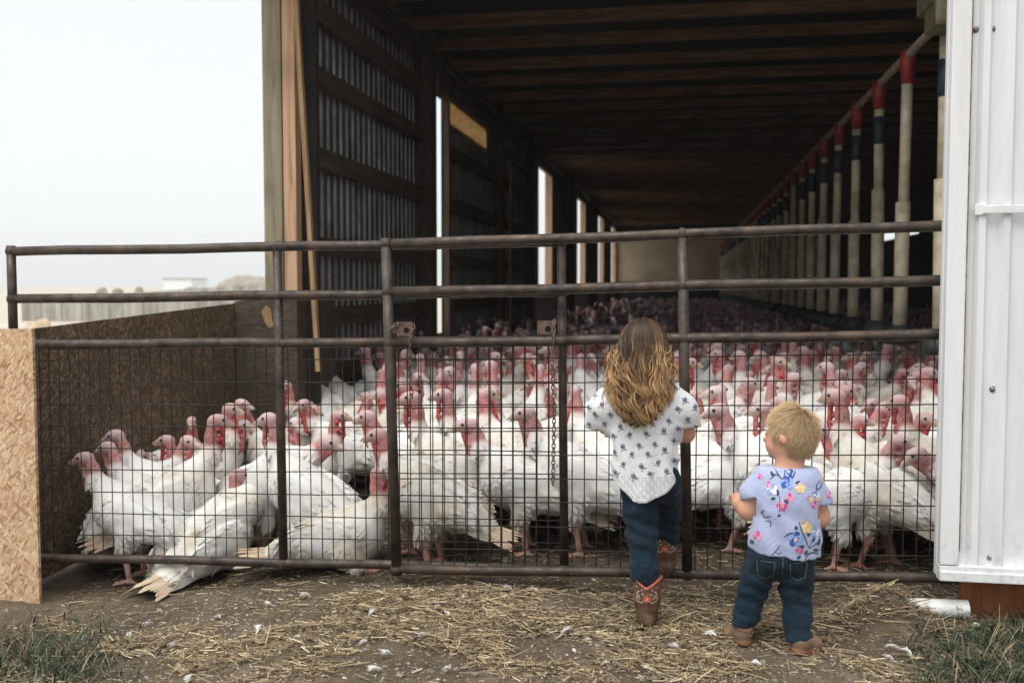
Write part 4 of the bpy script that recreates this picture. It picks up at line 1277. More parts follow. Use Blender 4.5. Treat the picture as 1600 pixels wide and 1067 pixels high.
tag(mesh_from('earth_crumbs', np.array(V), np.array(F), M['straw'], np.array(C), False), 'crumbs of earth and chaff on the dirt yard', 'crumbs', kind='stuff')
# loose white feathers
def feather_mesh(seed, L_=.05, W_=.016, fl=.4):
    r = np.random.default_rng(seed); V, F, C = [], [], []
    def blade(pts, ws, c):
        b = len(V)
        for (p, w) in zip(pts, ws):
            V.append((p[0] - w[0], p[1] - w[1], p[2])); V.append((p[0] + w[0], p[1] + w[1], p[2])); C.extend([c, c])
        for i in range(len(pts) - 1): F.append((b + 2 * i, b + 2 * i + 1, b + 2 * i + 3, b + 2 * i + 2))
    curve = r.uniform(.1, .35)
    def axis(t): return np.array([t * L_, curve * L_ * t * t, .006 + .012 * math.sin(t * 3) * r.uniform(.8, 1.2)])
    blade([axis(t) for t in np.linspace(-.3, 1, 6)], [(0, .0006)] * 6, (.7, .66, .58))
    for i in range(150):
        t = r.uniform(0, 1); s = r.choice([-1, 1]); w = W_ * (math.sin(min(t * 1.15, 1) * math.pi * .85) + .25) * r.uniform(.6, 1.1)
        a = axis(t); tip = a + np.array([w * 1.5, s * w * .8, r.normal(0, .002 + .006 * fl * (1 - t))]); m_ = (a + tip) / 2 + np.array([0, 0, .002])
        blade([a, m_, tip], [(.0011, .0004), (.0012, .0005), (.0004, .0003)], (.74, .74, .73))
    V = np.array(V); V[:, 2] = np.maximum(V[:, 2], .002)
    o = mesh_from('feather', V, np.array(F), M['feather'], np.array(C)); me = o.data; bpy.data.objects.remove(o); return me
FM = [feather_mesh(1, .045, .014), feather_mesh(2, .06, .017, .2), feather_mesh(3, .034, .016, .5), feather_mesh(4, .040, .014, .4), feather_mesh(5, .075, .014, .1)]
spots = [(345, 965, 1), (400, 998, 1), (470, 1000, 2), (528, 965, 1), (575, 968, 1), (600, 975, 3), (612, 1028, 2), (595, 1052, 0), (730, 935, 0), (800, 925, 2), (840, 928, 1), (878, 972, 1), (876, 996, 1), (895, 1018, 3), (700, 968, 0), (560, 1010, 3),
         (425, 945, 2), (485, 935, 2), (140, 1000, 2), (165, 1015, 2), (240, 968, 2), (275, 1010, 1), (300, 1055, 4), (255, 950, 3), (1100, 995, 3), (1150, 985, 2), (1045, 1015, 0), (1240, 1000, 2), (1275, 985, 1), (1410, 978, 4), (1425, 1030, 1), (1396, 1035, 0), (1530, 985, 2), (655, 1000, 0), (940, 1040, 3), (1020, 1050, 0),
         (1215, 905, 3), (945, 905, 2), (790, 885, 3), (760, 890, 2), (1190, 1045, 0), (380, 1030, 4), (690, 1052, 2), (205, 985, 3)]
for (u, v, k) in spots:
    p = at_z(u, v, 0); p = at_z(u, v, gz(p.x, p.y))
    o = bpy.data.objects.new('feather', FM[k]); col.objects.link(o)
    o.location = (p.x, p.y, gz(p.x, p.y) + .008); o.rotation_euler = (rg.normal(0, .15), rg.normal(0, .15), rg.uniform(0, 6.28)); s = rg.uniform(.5, .95); o.scale = (s, s, s)
    tag(o, 'small loose white feather lying on the straw-strewn dirt', 'feather', 'loose white feathers on the ground')
# small down scraps
V, F, C = [], [], []
for k in range(420):
    if k < 300: u, v = rg.uniform(60, 1450), rg.uniform(905, 1062)
    else: u, v = rg.uniform(60, 420), rg.uniform(930, 1000)
    p = at_z(u, v, 0); z = gz(p.x, p.y) + .006
    for q in range(rg.integers(3, 8)):
        a = rg.uniform(0, 6.28); l = rg.uniform(.003, .012); b = len(V)
        d = np.array([math.cos(a), math.sin(a), rg.uniform(-.1, .5)]) * l; sd = np.array([-math.sin(a), math.cos(a), 0]) * .0011
        o0 = np.array([p.x, p.y, z])
        V += [o0 - sd, o0 + sd, o0 + d + sd * .4, o0 + d - sd * .4]; F.append((b, b + 1, b + 2, b + 3)); C += [(.66, .66, .65)] * 4
tag(mesh_from('down_scraps', np.array(V), np.array(F), M['feather'], np.array(C), False), 'tiny scraps of white down scattered over the yard', 'down', kind='stuff')
# grass
def grass(name, label, n, fn, lens):
    V, F, C = [], [], []
    for k in range(n):
        x, y = fn(); L_ = rg.uniform(*lens); a = rg.uniform(0, 6.28); lean = rg.uniform(.6, 2.3); w = rg.uniform(.0012, .0030); z = gz(x, y) - .005
        d = np.array([math.cos(a), math.sin(a), 0]); sd = np.array([-d[1], d[0], 0])
        c = np.array([.018, .034, .016]) * rg.uniform(.55, 1.5)
        if rg.random() < .22: c = np.array([.24, .19, .11]) * rg.uniform(.6, 1.2)
        b = len(V); h = 0; r_ = 0
        for i, t in enumerate(np.linspace(0, 1, 5)):
            ang = lean * (.25 + 1.1 * t)
            if i: r_ += math.sin(ang) * L_ / 4; h += math.cos(ang) * L_ / 4
            q = np.array([x, y, z + max(h, 0)]) + d * r_; ww = w * (1 - t) ** .6 + .0002
            V += [q - sd * ww, q + np.array([0, 0, -ww * .5]), q + sd * ww]; C += [c * (.8 + .4 * t)] * 3
        for i in range(4):
            F += [(b + 3 * i, b + 3 * i + 1, b + 3 * i + 4, b + 3 * i + 3), (b + 3 * i + 1, b + 3 * i + 2, b + 3 * i + 5, b + 3 * i + 4)]
    tag(mesh_from(name, np.array(V), np.array(F), M['grass'], np.array(C)), label, 'grass', kind='stuff')
def g_left():
    while True:
        u = rg.uniform(-30, 230); v = rg.uniform(945, 1090); p = at_z(u, v, -.1)
        if rg.random() < math.exp(-((u - 70) / 85) ** 2 - ((v - 1030) / 50) ** 2) + .05: return p.x, p.y
def g_right():
    while True:
        u = rg.uniform(1390, 1650); v = rg.uniform(948, 1095); p = at_z(u, v, 0)
        if rg.random() < sstep(1380, 1600, u) * sstep(930, 1010, v): return p.x, p.y
def g_door():
    u = rg.uniform(1420, 1640); v = rg.uniform(945, 985); p = at_z(u, v, 0); return p.x, p.y
def g_field():
    return rg.uniform(-9, -3.1), 4.2 + 18 * rg.random() ** 1.5
grass('grass_tuft', 'dark green grass growing in the lower left corner by the OSB board', 2300, g_left, (.03, .12))
grass('grass_verge', 'dark green grass spreading in the lower right corner under the door', 3600, g_right, (.04, .15))
# ================================================================== PEOPLE
def skin_extra(nt, b, c):
    v = coords(nt); n = noise(nt, v, 22, 4)
    c = mix(nt, ramp(nt, n, [(.4, 0), (.75, .25)]), c, (.52, .22, .15))
    b.inputs['Subsurface Weight'].default_value = .12; b.inputs['Subsurface Radius'].default_value = (.02, .008, .004); b.inputs['Subsurface Scale'].default_value = .4
    bump(nt, b, noise(nt, v, 150, 3), .08, .001)
    return c
M['skin'] = attr_mat('child_skin', .5, .35, skin_extra)
def denim_extra(nt, b, c):
    v = coords(nt); n = noise(nt, v, 13, 5, .6); w = noise(nt, coords(nt, (260, 260, 60)), 3, 2)
    c = mix(nt, ramp(nt, n, [(.42, 0), (.7, .5)]), c, (.014, .034, .054))
    c = mix(nt, ramp(nt, w, [(.5, 0), (.7, .16)]), c, (.045, .075, .105))
    bump(nt, b, n, .35, .02)
    return c
M['denim'] = attr_mat('dark_denim', .85, .15, denim_extra, sheen=.05)
def cloth_extra(nt, b, c):
    v = coords(nt); n = noise(nt, v, 9, 4, .55, .6); w = noise(nt, v, 420, 2)
    n2 = N(nt, 'ShaderNodeMix', data_type='FLOAT'); n2.inputs[0].default_value = .12; L(nt, n, n2.inputs[2]); L(nt, w, n2.inputs[3])
    bump(nt, b, n2.outputs[0], .6, .022)
    return c
M['cloth'] = attr_mat('thin_cotton', .9, .15, cloth_extra, sheen=.2)
def hair_extra(nt, b, c):
    n = noise(nt, coords(nt), 60, 3)
    b.inputs['Anisotropic'].default_value = .3
    return mix(nt, ramp(nt, n, [(.4, 0), (.7, .10)]), c, (.05, .03, .018))
M['hair'] = attr_mat('child_hair', .5, .25, hair_extra)
def leather_extra(nt, b, c):
    v = coords(nt); n = noise(nt, v, 26, 5, .65)
    c = mix(nt, ramp(nt, n, [(.45, 0), (.72, .5)]), c, (.30, .19, .12))
    bump(nt, b, n, .3, .004); return c
M['leather'] = attr_mat('scuffed_brown_leather', .6, .3, leather_extra)
SKIN = (.62, .345, .235)

def solid_obj(S, name, mat, parent, h, cut=None, disp=None, base=(0, 0, 0), it=3, recolor=None, extra=None):
    V, Q, C = S.mesh(h, cut, disp); V = relax(V, Q, it)
    if recolor is not None: C = recolor(V, C)
    V = V + np.array(base); mi = np.zeros(len(Q), int)
    bvh = BVHTree.FromPolygons([Vector(v) for v in V], [tuple(q) for q in Q])
    if extra is not None:
        EV, EF, EC = extra(bvh)
        if len(EV):
            V2 = np.concatenate([V, EV]); C2 = np.concatenate([C, EC])
            o_f = [tuple(q) for q in Q] + [tuple(i + len(V) for i in f) for f in EF]
            me = bpy.data.meshes.new(name); me.from_pydata((V2 - np.array(origin(parent))).tolist(), [], o_f)
            me.polygons.foreach_set('use_smooth', np.ones(len(o_f), bool)); me.materials.append(mat)
            a = me.color_attributes.new('Col', 'FLOAT_COLOR', 'POINT'); C4 = np.ones((len(V2), 4), np.float32); C4[:, :3] = C2; a.data.foreach_set('color', C4.ravel())
            o = bpy.data.objects.new(name, me); col.objects.link(o); o.parent = parent
            return o, bvh
    o = mesh_from(name, V, Q, mat, C, True, parent)
    return o, bvh

class Print:
    """flat printed shapes laid onto the back of a garment"""
    def __init__(s, bvh, base): s.b = bvh; s.base = Vector(base); s.V = []; s.F = []; s.C = []; s.lv = 0
    def poly(s, pts, c, lift=.0012):
        pts = [(p[0], p[1]) for p in pts]
        cx = sum(p[0] for p in pts) / len(pts); cz = sum(p[1] for p in pts) / len(pts)
        hit = []
        for (x, z) in [(cx, cz)] + pts:
            o = s.base + Vector((x, -1.5, z))
            loc, nrm, i, d = s.b.ray_cast(o, Vector((0, 1, 0)))
            if loc is None: return
            if nrm.y > 0: nrm = -nrm
            if d > 1.5 + .25: return
            hit.append(np.array(loc + nrm * (lift + s.lv * .0002)))
        if max(h[1] for h in hit) - min(h[1] for h in hit) > .045: return
        b = len(s.V); s.V += hit; s.C += [c] * len(hit); n = len(pts)
        for i in range(n): s.F.append((b, b + 1 + i, b + 1 + (i + 1) % n))
        s.lv = (s.lv + 1) % 5
    def disc(s, x, z, r, c, n=9, sq=1.0, a=0.0, wob=0.0):
        s.poly([(x + r * (1 + wob * math.sin(i * 2.4)) * math.cos(2 * math.pi * i / n) * math.cos(a) - r * sq * math.sin(2 * math.pi * i / n) * math.sin(a),
                 z + r * (1 + wob * math.sin(i * 2.4)) * math.cos(2 * math.pi * i / n) * math.sin(a) + r * sq * math.sin(2 * math.pi * i / n) * math.cos(a)) for i in range(n)][::-1], c)
    def stroke(s, pts, w, c):
        for i in range(len(pts) - 1):
            (x0, z0), (x1, z1) = pts[i], pts[i + 1]; dx, dz = x1 - x0, z1 - z0; l = math.hypot(dx, dz) + 1e-9; nx_, nz_ = -dz / l * w / 2, dx / l * w / 2
            s.poly([(x0 + nx_, z0 + nz_), (x1 + nx_, z1 + nz_), (x1 - nx_, z1 - nz_), (x0 - nx_, z0 - nz_)], c)
    def leaf(s, x, z, a, l, w, c):
        u = (math.cos(a), math.sin(a)); v = (-u[1], u[0])
        s.poly([(x + u[0] * l * t + v[0] * w * k, z + u[1] * l * t + v[1] * w * k) for t, k in ((0, 0), (.35, .5), (.7, .4), (1, 0), (.7, -.35), (.35, -.5))], c)
    def out(s): return (np.array(s.V) if s.V else np.zeros((0, 3))), s.F, (np.array(s.C) if s.C else np.zeros((0, 3)))

def arc(p, a0, a1, r, n=7):
    return [(p[0] + r * math.cos(a0 + (a1 - a0) * i / n), p[1] + r * math.sin(a0 + (a1 - a0) * i / n)) for i in range(n + 1)]
def hand(S, wrist, pd, up, side, sc=1.0, c=SKIN, curl=1.0, thumb=1):
    """palm, four fingers of different length bent at two knuckles, thumb from the side of the palm"""
    wrist = np.array(wrist, float); f = np.array(pd, float); f /= np.linalg.norm(f); u = np.array(up, float); u -= f * (u @ f); u /= np.linalg.norm(u); l = np.cross(u, f) * side
    S.ell(wrist + f * .028 * sc, (.032 * sc, .025 * sc, .013 * sc), c, np.stack([f, l, u], 1), .008)
    for i, (off, ln) in enumerate(((-.018, .040), (-.006, .046), (.006, .043), (.017, .034))):
        a = wrist + f * .050 * sc + l * off * sc
        d1 = f * math.cos(.5 * curl) - u * math.sin(.5 * curl); b_ = a + d1 * ln * .45 * sc
        d2 = f * math.cos(1.5 * curl) - u * math.sin(1.5 * curl); c_ = b_ + d2 * ln * .35 * sc
        d3 = f * math.cos(2.2 * curl) - u * math.sin(2.2 * curl); e = c_ + d3 * ln * .25 * sc
        S.chain([a - f * .012 * sc, a, b_, c_, e], [.0062 * sc, .0066 * sc, .006 * sc, .0054 * sc, .0044 * sc], c, .003)
    t0 = wrist + f * .014 * sc - l * .020 * sc * thumb
    t1 = t0 + (f * .55 - l * .6 * thumb - u * .35) * .022 * sc; t2 = t1 + (f * .8 - u * .6) * .020 * sc
    S.chain([t0, t1, t2], [.0085 * sc, .0072 * sc, .0055 * sc], c, .005)

# ------------------------------------------------------------------ the older child
GX, GY = -.12, 3.735; GB = np.array([GX, GY, gz(GX, GY) + .002])
girl = Solid(.02)
girl.cone((-.02, .065, .88), (-.022, .075, .985), .045, .036, SKIN)
girl.ell((-.022, .095, 1.065), (.075, .090, .092), SKIN); girl.ell((-.022, .135, 1.02), (.052, .052, .05), SKIN)
girl.cone((-.022, .183, 1.055), (-.022, .198, 1.032), .010, .013, SKIN, .012)          # nose
girl.ell((-.022, .176, 1.002), (.022, .010, .006), (.48, .17, .15), None, .006)         # mouth
for s in (-1, 1):
    girl.ell((-.022 + .078 * s, .09, 1.05), (.010, .020, .028), SKIN, None, .008)
    girl.ell((-.022 + .030 * s, .176, 1.062), (.011, .006, .007), (.05, .035, .03), None, .004)
girl.ell((-.02, .06, .80), (.105, .07, .12), SKIN); girl.ell((-.005, .05, .60), (.105, .075, .10), SKIN)
EL = (-.168, .17, .735); WL = (-.115, .315, .80); ER = (.142, .135, .715); WR = (.085, .315, .775)
girl.chain([(-.125, .06, .87), EL, WL], [.040, .031, .022], SKIN); girl.chain([(.085, .06, .87), ER, WR], [.040, .031, .022], SKIN)
hand(girl, WL, (.15, .8, .1), (0, -.2, 1), 1, .85, curl=1.1); hand(girl, WR, (-.2, .8, .1), (0, -.2, 1), -1, .85, curl=1.1)
Lhip, Lkn, Lan = (-.035, .05, .54), (-.022, .035, .33), (.003, .0, .075)
Rhip, Rkn, Ran = (.06, .06, .54), (.068, .235, .395), (.066, .255, .20)
girl.chain([Lhip, Lkn, Lan], [.062, .045, .032], SKIN); girl.chain([Rhip, Rkn, Ran], [.062, .045, .032], SKIN)
gV, gQ, gC = girl.mesh(.0062); gV = relax(gV, gQ, 2)
g_o = mesh_from('person', gV + GB, gQ, M['skin'], gC, True, None, tuple(GB))
tag(g_o, 'child with long wavy hair, sprigged white blouse, jeans and cowboy boots at gate', 'person')
# jeans
J = (.007, .017, .029)
js = Solid(.025)
js.ell((.008, .05, .56), (.106, .076, .085), J)
js.chain([Lhip, (-.028, .045, .43), Lkn, (-.008, .01, .21), (.001, .0, .12)], [.070, .061, .053, .050, .042], J)
js.chain([Rhip, (.066, .15, .47), Rkn, (.068, .25, .30), (.066, .252, .235)], [.062, .058, .051, .047, .040], J)
def jdisp(P):
    z = P[..., 2]; return .0042 * np.sin(z * 130 + 5 * P[..., 0] * 9 + 4 * vnoise(P, 14, 3)) * np.exp(-((z - .33) / .055) ** 2) + .015 * (np.abs(fbm(P * np.array([1, 1, 1.3]), 15, 9, 3) - .5) * 2 - .3)
solid_obj(js, 'jeans', M['denim'], g_o, .0062, None, jdisp, GB)
# boots
def boot(an, direc, pitch, parent_name='boot'):
    an = np.array(an, float); f = np.array([math.sin(direc), math.cos(direc), 0])
    F_ = f * math.cos(pitch) + np.array([0, 0, math.sin(pitch)]); U = np.array([0, 0, 1]) * math.cos(pitch) - f * math.sin(pitch); Rr = np.cross(F_, U)
    Mx = np.stack([Rr, F_, U], 1)
    def p(x, y, z): return an + Mx @ np.array([x, y, z])
    Lc = (.095, .050, .029); So = (.035, .022, .015)
    S = Solid(.02)
    S.chain([p(0, 0, .115), p(0, -.002, .03), p(0, -.004, -.02)], [.0585, .047, .040], Lc)
    S.ell(p(0, .0, -.035), (.036, .045, .03), Lc, Mx); S.cone(p(0, .03, -.035), p(.0, .115, -.048), .036, .026, Lc, sq=None)
    S.cone(p(0, .02, -.062), p(0, .125, -.066), .033, .027, So, .006, None); S.cone(p(0, -.022, -.050), p(0, -.018, -.068), .030, .028, So, .006)
    def cut(P):
        q = (P - an) @ Mx
        scal = .085 + .030 * np.minimum(np.abs(q[..., 0]) / .042, 1.25)      # V-shaped dip front and back
        return np.maximum(q[..., 2] - scal, -.073 - q[..., 2])
    def rc(V, C):
        q = (V - an) @ Mx; e = q[:, 2] - (.085 + .030 * np.minimum(np.abs(q[:, 0]) / .042, 1.25))
        k = (e > -.0055)[:, None]; C = np.where(k, np.array([.42, .085, .06]), C)
        k2 = ((np.abs(np.abs(q[:, 0]) - .050) < .004) & (q[:, 2] > -.01))[:, None]
        return np.where(k2, np.array([.20, .06, .04]), C)
    def prints(bvh):
        pr = Print(bvh, GB + an * np.array([1, 0, 1]) + np.array([0, an[1], 0])); pr.base = Vector(GB + an)
        for a in range(6): pr.leaf(0, .045, a * math.pi / 3 + .3, .016, .008, (.60, .10, .08))
        pr.disc(0, .045, .004, (.7, .6, .5))
        for s in (-1, 1):
            pr.stroke(arc((.022 * s, .060), -1.5 if s > 0 else 4.6, 1.2 if s > 0 else 1.9, .014), .003, (.45, .42, .34))
            pr.stroke([(.010 * s, .038), (.020 * s, .030), (.034 * s, .036), (.040 * s, .05)], .003, (.45, .42, .34))
            for (x, z) in ((.018, .075), (.030, .068), (.036, .085), (.014, .060), (.028, .052)): pr.leaf(x * s, z, 1.2 * s + (0 if s > 0 else math.pi), .008, .005, (.50, .47, .40))
        return pr.out()
    o, bvh = solid_obj(S, 'boot', M['leather'], g_o, .0045, cut, lambda P: .004 * (vnoise(P, 30, 4) - .5), GB, 2, rc, prints)
    return o
boot((.003, .0, .074), .05, 0.0); boot((.064, .268, .198), .15, .1)
# blouse
SH = (.72, .735, .755)
sh = Solid(.045)
sh.ell((-.02, .06, .80), (.128, .088, .13), SH); sh.cone((-.015, .055, .80), (-.010, .05, .48), .105, .112, SH, None, (1.14, .80, 1))
sh.chain([(-.11, .06, .868), (-.155, .09, .815), (-.185, .135, .755)], [.060, .062, .064], SH, .05); sh.chain([(.07, .06, .868), (.115, .085, .815), (.140, .12, .745)], [.058, .060, .060], SH, .05)
sh.cone((-.07, .065, .895), (.035, .065, .895), .045, .045, SH)
def shcut(P):
    x, y, z = P[..., 0], P[..., 1], P[..., 2]
    hem = .478 + .20 * np.maximum(x, 0) + 4.6 * np.maximum(x, 0) ** 2 + .9 * np.maximum(-x - .05, 0) + .10 * np.maximum(y - .06, 0) + .004 * np.sin(x * 60)
    a = hem - z
    sl = np.where(np.abs(x + .02) > .128, .752 - .35 * np.maximum(0, -(x + .02) - .15) + .004 * np.sin(x * 90) - z, -1)
    sl = np.where(z > .70, sl, -1) if False else np.where((np.abs(x + .02) > .150) & (z > .66), .728 + .02 * (x > 0) - z, -1)
    return np.maximum(a, sl)
def shdisp(P):
    x, y, z = P[..., 0], P[..., 1], P[..., 2]
    t = np.clip((.86 - z) / .3, 0, 1)
    an = np.arctan2(x + .01, -(y - .055))
    return .0055 * t * np.sin(an * 7 + 3 * vnoise(P, 8, 2) + z * 6) + .010 * (fbm(P, 11, 6, 3) - .5) + .004 * np.sin((z * 55 + x * 40) + 5 * vnoise(P, 9, 5)) * np.exp(-((np.abs(x + .02) - .14) / .04) ** 2)
NAVY = (.085, .10, .17)
def girl_print(bvh):
    pr = Print(bvh, GB); r = np.random.default_rng(3)
    def sprig(x, z, k):
        a = r.uniform(-.5, .5) + (0 if k % 2 else .6); s = .0130 * r.uniform(.9, 1.1); ca, sa = math.cos(a), math.sin(a)
        def T(u, v): return (x + (u * ca - v * sa) * s, z + (u * sa + v * ca) * s)
        for (u, v, w) in ((-.25, .35, .34), (.25, .40, .32), (0, .05, .36), (-.40, -.05, .25), (.40, 0, .25)):
            px, pz = T(u, v)
            pr.stroke(arc((px, pz), 0, 2 * math.pi, s * w * .8, 8), s * .15, NAVY)
        px, pz = T(0, .2); pr.disc(px, pz, s * .25, NAVY, 7)
        for (u0, v0, u1, v1) in ((0, -.2, .1, -1.0), (-.1, -.4, -.5, -.85), (.1, -.5, .55, -.75), (.15, .6, .45, 1.1), (-.2, .6, -.55, 1.0)):
            pr.stroke([T(u0, v0), T((u0 + u1) / 2 + .06, (v0 + v1) / 2), T(u1, v1)], s * .13, NAVY)
        for (u, v, an) in ((-.5, -.85, 3.6), (.55, -.75, -.4), (.1, -.7, .4)):
            px, pz = T(u, v); pr.leaf(px, pz, an + a, s * .45, s * .3, NAVY)
    k = 0
    for i in range(-4, 6):
        for j in range(9):
            # rows as on the real blouse: slanted lattice
            x = -.135 + i * .062 + (j % 2) * .031 + .004 * j - .01; z = .875 - j * .0375 + i * .006
            if .572 < z < .90 and -.24 < x < .19: sprig(x + r.normal(0, .003), z + r.normal(0, .003), k); k += 1
    # pierced hem: rows of little holes
    for j in range(11):
        z = .572 - j * .0082
        for i in range(46):
            x = -.15 + i * .0066 + (j % 2) * .0033
            if (i + (j // 2) * 2) % 4 == 3: continue
            if z > .488 + .20 * max(x, 0) + 4.6 * max(x, 0) ** 2 + .9 * max(-x - .05, 0) + .006: pr.disc(x, z, .0019, (.20, .23, .28), 5)
    return pr.out()
sh_o, sh_bvh = solid_obj(sh, 'blouse', M['cloth'], g_o, .0058, shcut, shdisp, GB, 2, None, girl_print)
# hair
hs = Solid(.04); HC = (.055, .034, .020)
hs.ell((-.022, .078, 1.066), (.086, .096, .096), HC); hs.cone((-.028, .035, 1.02), (-.034, -.02, .84), .085, .075, HC, None, (1.12, .62, 1)); hs.cone((-.034, -.02, .84), (-.03, -.025, .80), .07, .035, (.20, .125, .06), None, (1.1, .5, 1))
def haircut(P):   # keep the face clear
    return np.minimum(P[..., 1] - .125, 1.115 - P[..., 2] + 0 * P[..., 0])
solid_obj(hs, 'hair', M['hair'], g_o, .0065, haircut, lambda P: .006 * np.sin(P[..., 0] * 260 + 6 * vnoise(P * np.array([1, 1, .2]), 18, 2)), GB)
mb = MB(); r = np.random.default_rng(12)
for k in range(1500):
    fine = k > 620
    ph = r.uniform(-1.0, 1.0); az = ph * 2.05                 # angle round the head, 0 is the back
    top = r.random()
    zend = (.785 + .13 * abs(ph) ** 1.25 + r.normal(0, .022)) + (.10 if r.random() < .18 else 0)
    x_end = -.034 + math.sin(az * .62) * (.120 + r.normal(0, .012)); y_end = -.045 - .016 * math.cos(az) + r.normal(0, .010)
    if abs(ph) > .75: y_end = .03 + r.normal(0, .02)
    bn = int((az + 4) * 5.5 + top * 2.2); hb = np.random.default_rng(bn + 100)      # strands gather into wavy locks
    A = hb.uniform(.007, .017) * r.uniform(.8, 1.2); fq = hb.uniform(40, 74); p0 = hb.uniform(0, 6.28) + r.normal(0, .30); p1 = r.uniform(0, 6.28)
    light = .40 * r.random() + .60 * hb.random(); pts = []; cs = []; rs = []
    n = 22; W = r.uniform(.0016, .0033) if not fine else r.uniform(.0006, .0011)
    el0 = 1.45 - 1.2 * top * .55
    for i in range(n):
        t = i / (n - 1)
        if t < .32:
            e = el0 * (1 - t / .32) + .02
            c = np.array([-.022, .075, 1.063]); rr = np.array([.091, .101, .098])
            d = np.array([math.sin(az) * math.cos(e), -math.cos(az) * math.cos(e), math.sin(e)])
            q = c + rr * d
            qs = q
        else:
            u = (t - .32) / .68; u2 = u ** .9
            side = np.array([-.022 + math.sin(az) * .094 * (1 + .18 * math.sin(u * 3.1)), .075 - math.cos(az) * .104, 1.063 - .02 * u])
            end = np.array([x_end, y_end, zend])
            m = u * u * (3 - 2 * u)
            q = np.array([side[0] * (1 - m) + end[0] * m, side[1] * (1 - m) + end[1] * m - .010 * math.sin(u * 3.14), 1.065 * (1 - u2) + zend * u2])
            amp = A * (.15 + 1.5 * u ** 1.3)
            q = q + np.array([math.sin(fq * q[2] + p0) * amp, math.cos(fq * q[2] + p0) * amp * .7, 0])
            if u > .82: q = q + np.array([math.cos(p1), -.3, .8 * (u - .82)]) * (u - .82) * .05
            # never inside the blouse
            if q[2] < .94:
                loc, nrm, ii_, dd = sh_bvh.ray_cast(Vector(GB) + Vector((q[0], -1.0, q[2])), Vector((0, 1, 0)))
                if loc is not None:
                    yl = loc.y - GB[1] - .003 - W
                    if q[1] > yl: q[1] = yl - .004 * r.random()
        pts.append(Vector(q + GB))
        dark = np.array([.034, .020, .012]); midc = np.array([.105, .058, .028]); tip = np.array([.40, .25, .12])
        tt = np.clip(t * 1.08 + (light - .5) * .75, 0, 1)
        cc = dark + (midc - dark) * sstep(.12, .55, tt) + (tip - midc) * sstep(.42, .95, tt) + np.array([.10, .06, .03]) * (light > .74) * sstep(.05, .3, t)
        cs.append(tuple(cc * (.55 + .85 * light))); rs.append(W * (1.0 if t < .75 else 1 - (t - .75) * 3.2))
    mb.tube(pts, rs, 5 if not fine else 3, c=cs)
mb.build('hair_lock', M['hair'], g_o, True, attr=True)

# ------------------------------------------------------------------ the toddler
TX, TY = .324, 3.63; TB = np.array([TX, TY, gz(TX, TY) + .004])
tod = Solid(.02)
HCn = np.array([.070, .02, .765]); fa = R(150); Fm = frame(fa, -.05)          # looks to the left and slightly forward
tod.ell(HCn, (.087, .074, .094), SKIN, Fm); tod.ell(HCn + Fm @ np.array([.045, 0, -.038]), (.046, .056, .050), SKIN, Fm)
for s in (-1, 1):
    tod.ell(HCn + Fm @ np.array([.050, .034 * s, -.045]), (.032, .026, .032), (.66, .34, .25), Fm, .02)
    tod.ell(HCn + Fm @ np.array([.0, .080 * s, -.012]), (.013, .007, .021), (.62, .30, .21), Fm @ np.array([[.9, 0, .43], [0, 1, 0], [-.43, 0, .9]]), .006)
    tod.ell(HCn + Fm @ np.array([.082, .030 * s, -.002]), (.008, .013, .008), (.05, .04, .035), Fm, .004)
tod.ell(HCn + Fm @ np.array([.098, 0, -.026]), (.015, .013, .012), SKIN, Fm, .012)
tod.ell(HCn + Fm @ np.array([.086, 0, -.056]), (.010, .020, .006), (.50, .18, .15), Fm, .006)
tod.ell(HCn + Fm @ np.array([.074, 0, -.078]), (.018, .022, .015), SKIN, Fm, .012)
tod.cone((.060, .015, .61), (.066, .015, .70), .052, .050, SKIN)
tod.ell((.052, .0, .52), (.095, .075, .13), SKIN); tod.ell((.040, .0, .36), (.09, .07, .07), SKIN)
tEL = (-.078, .02, .487); tWL = (-.113, .125, .500); tER = (.168, .03, .465); tWR = (.13, .15, .46)
tod.chain([(-.025, .0, .60), tEL, (-.098, .075, .495), tWL], [.044, .037, .033, .024], SKIN); tod.chain([(.140, .0, .595), tER, tWR], [.042, .036, .024], SKIN)
hand(tod, tWL, (-.15, .9, .10), (0.1, -.2, 1), 1, .82, curl=1.0); hand(tod, tWR, (-.3, .8, 0), (0, -.2, 1), -1, .8, curl=.8)
tLh, tLk, tLa = (-.018, .0, .32), (-.060, .02, .19), (-.088, .012, .06); tRh, tRk, tRa = (.088, .0, .32), (.090, .01, .18), (.098, -.045, .05)
tod.chain([tLh, tLk, tLa], [.050, .038, .030], SKIN); tod.chain([tRh, tRk, tRa], [.050, .038, .030], SKIN)
tV, tQ, tC = tod.mesh(.0058); tV = relax(tV, tQ, 2)
t_o = mesh_from('person', tV + TB, tQ, M['skin'], tC, True, None, tuple(TB))
tag(t_o, 'blond toddler in lavender flowered shirt and jeans, head turned left at the gate', 'person')
tj = Solid(.022)
tj.ell((.034, .0, .325), (.106, .088, .080), J)
tj.chain([tLh, (-.045, .012, .25), tLk, (-.076, .018, .12), (-.088, .012, .062)], [.062, .055, .047, .043, .042], J); tj.chain([tRh, (.090, .006, .25), tRk, (.094, -.018, .11), (.098, -.044, .050)], [.063, .057, .050, .046, .045], J)
def tjdisp(P):
    z = P[..., 2]; return .0032 * np.sin(z * 120 + P[..., 0] * 50 + 9 * vnoise(P, 14, 3)) * (np.exp(-((z - .20) / .05) ** 2) + .6 * np.exp(-((z - .09) / .03) ** 2)) + .018 * (np.abs(fbm(P * np.array([1, 1, 1.5]), 15, 9, 3) - .5) * 2 - .3)
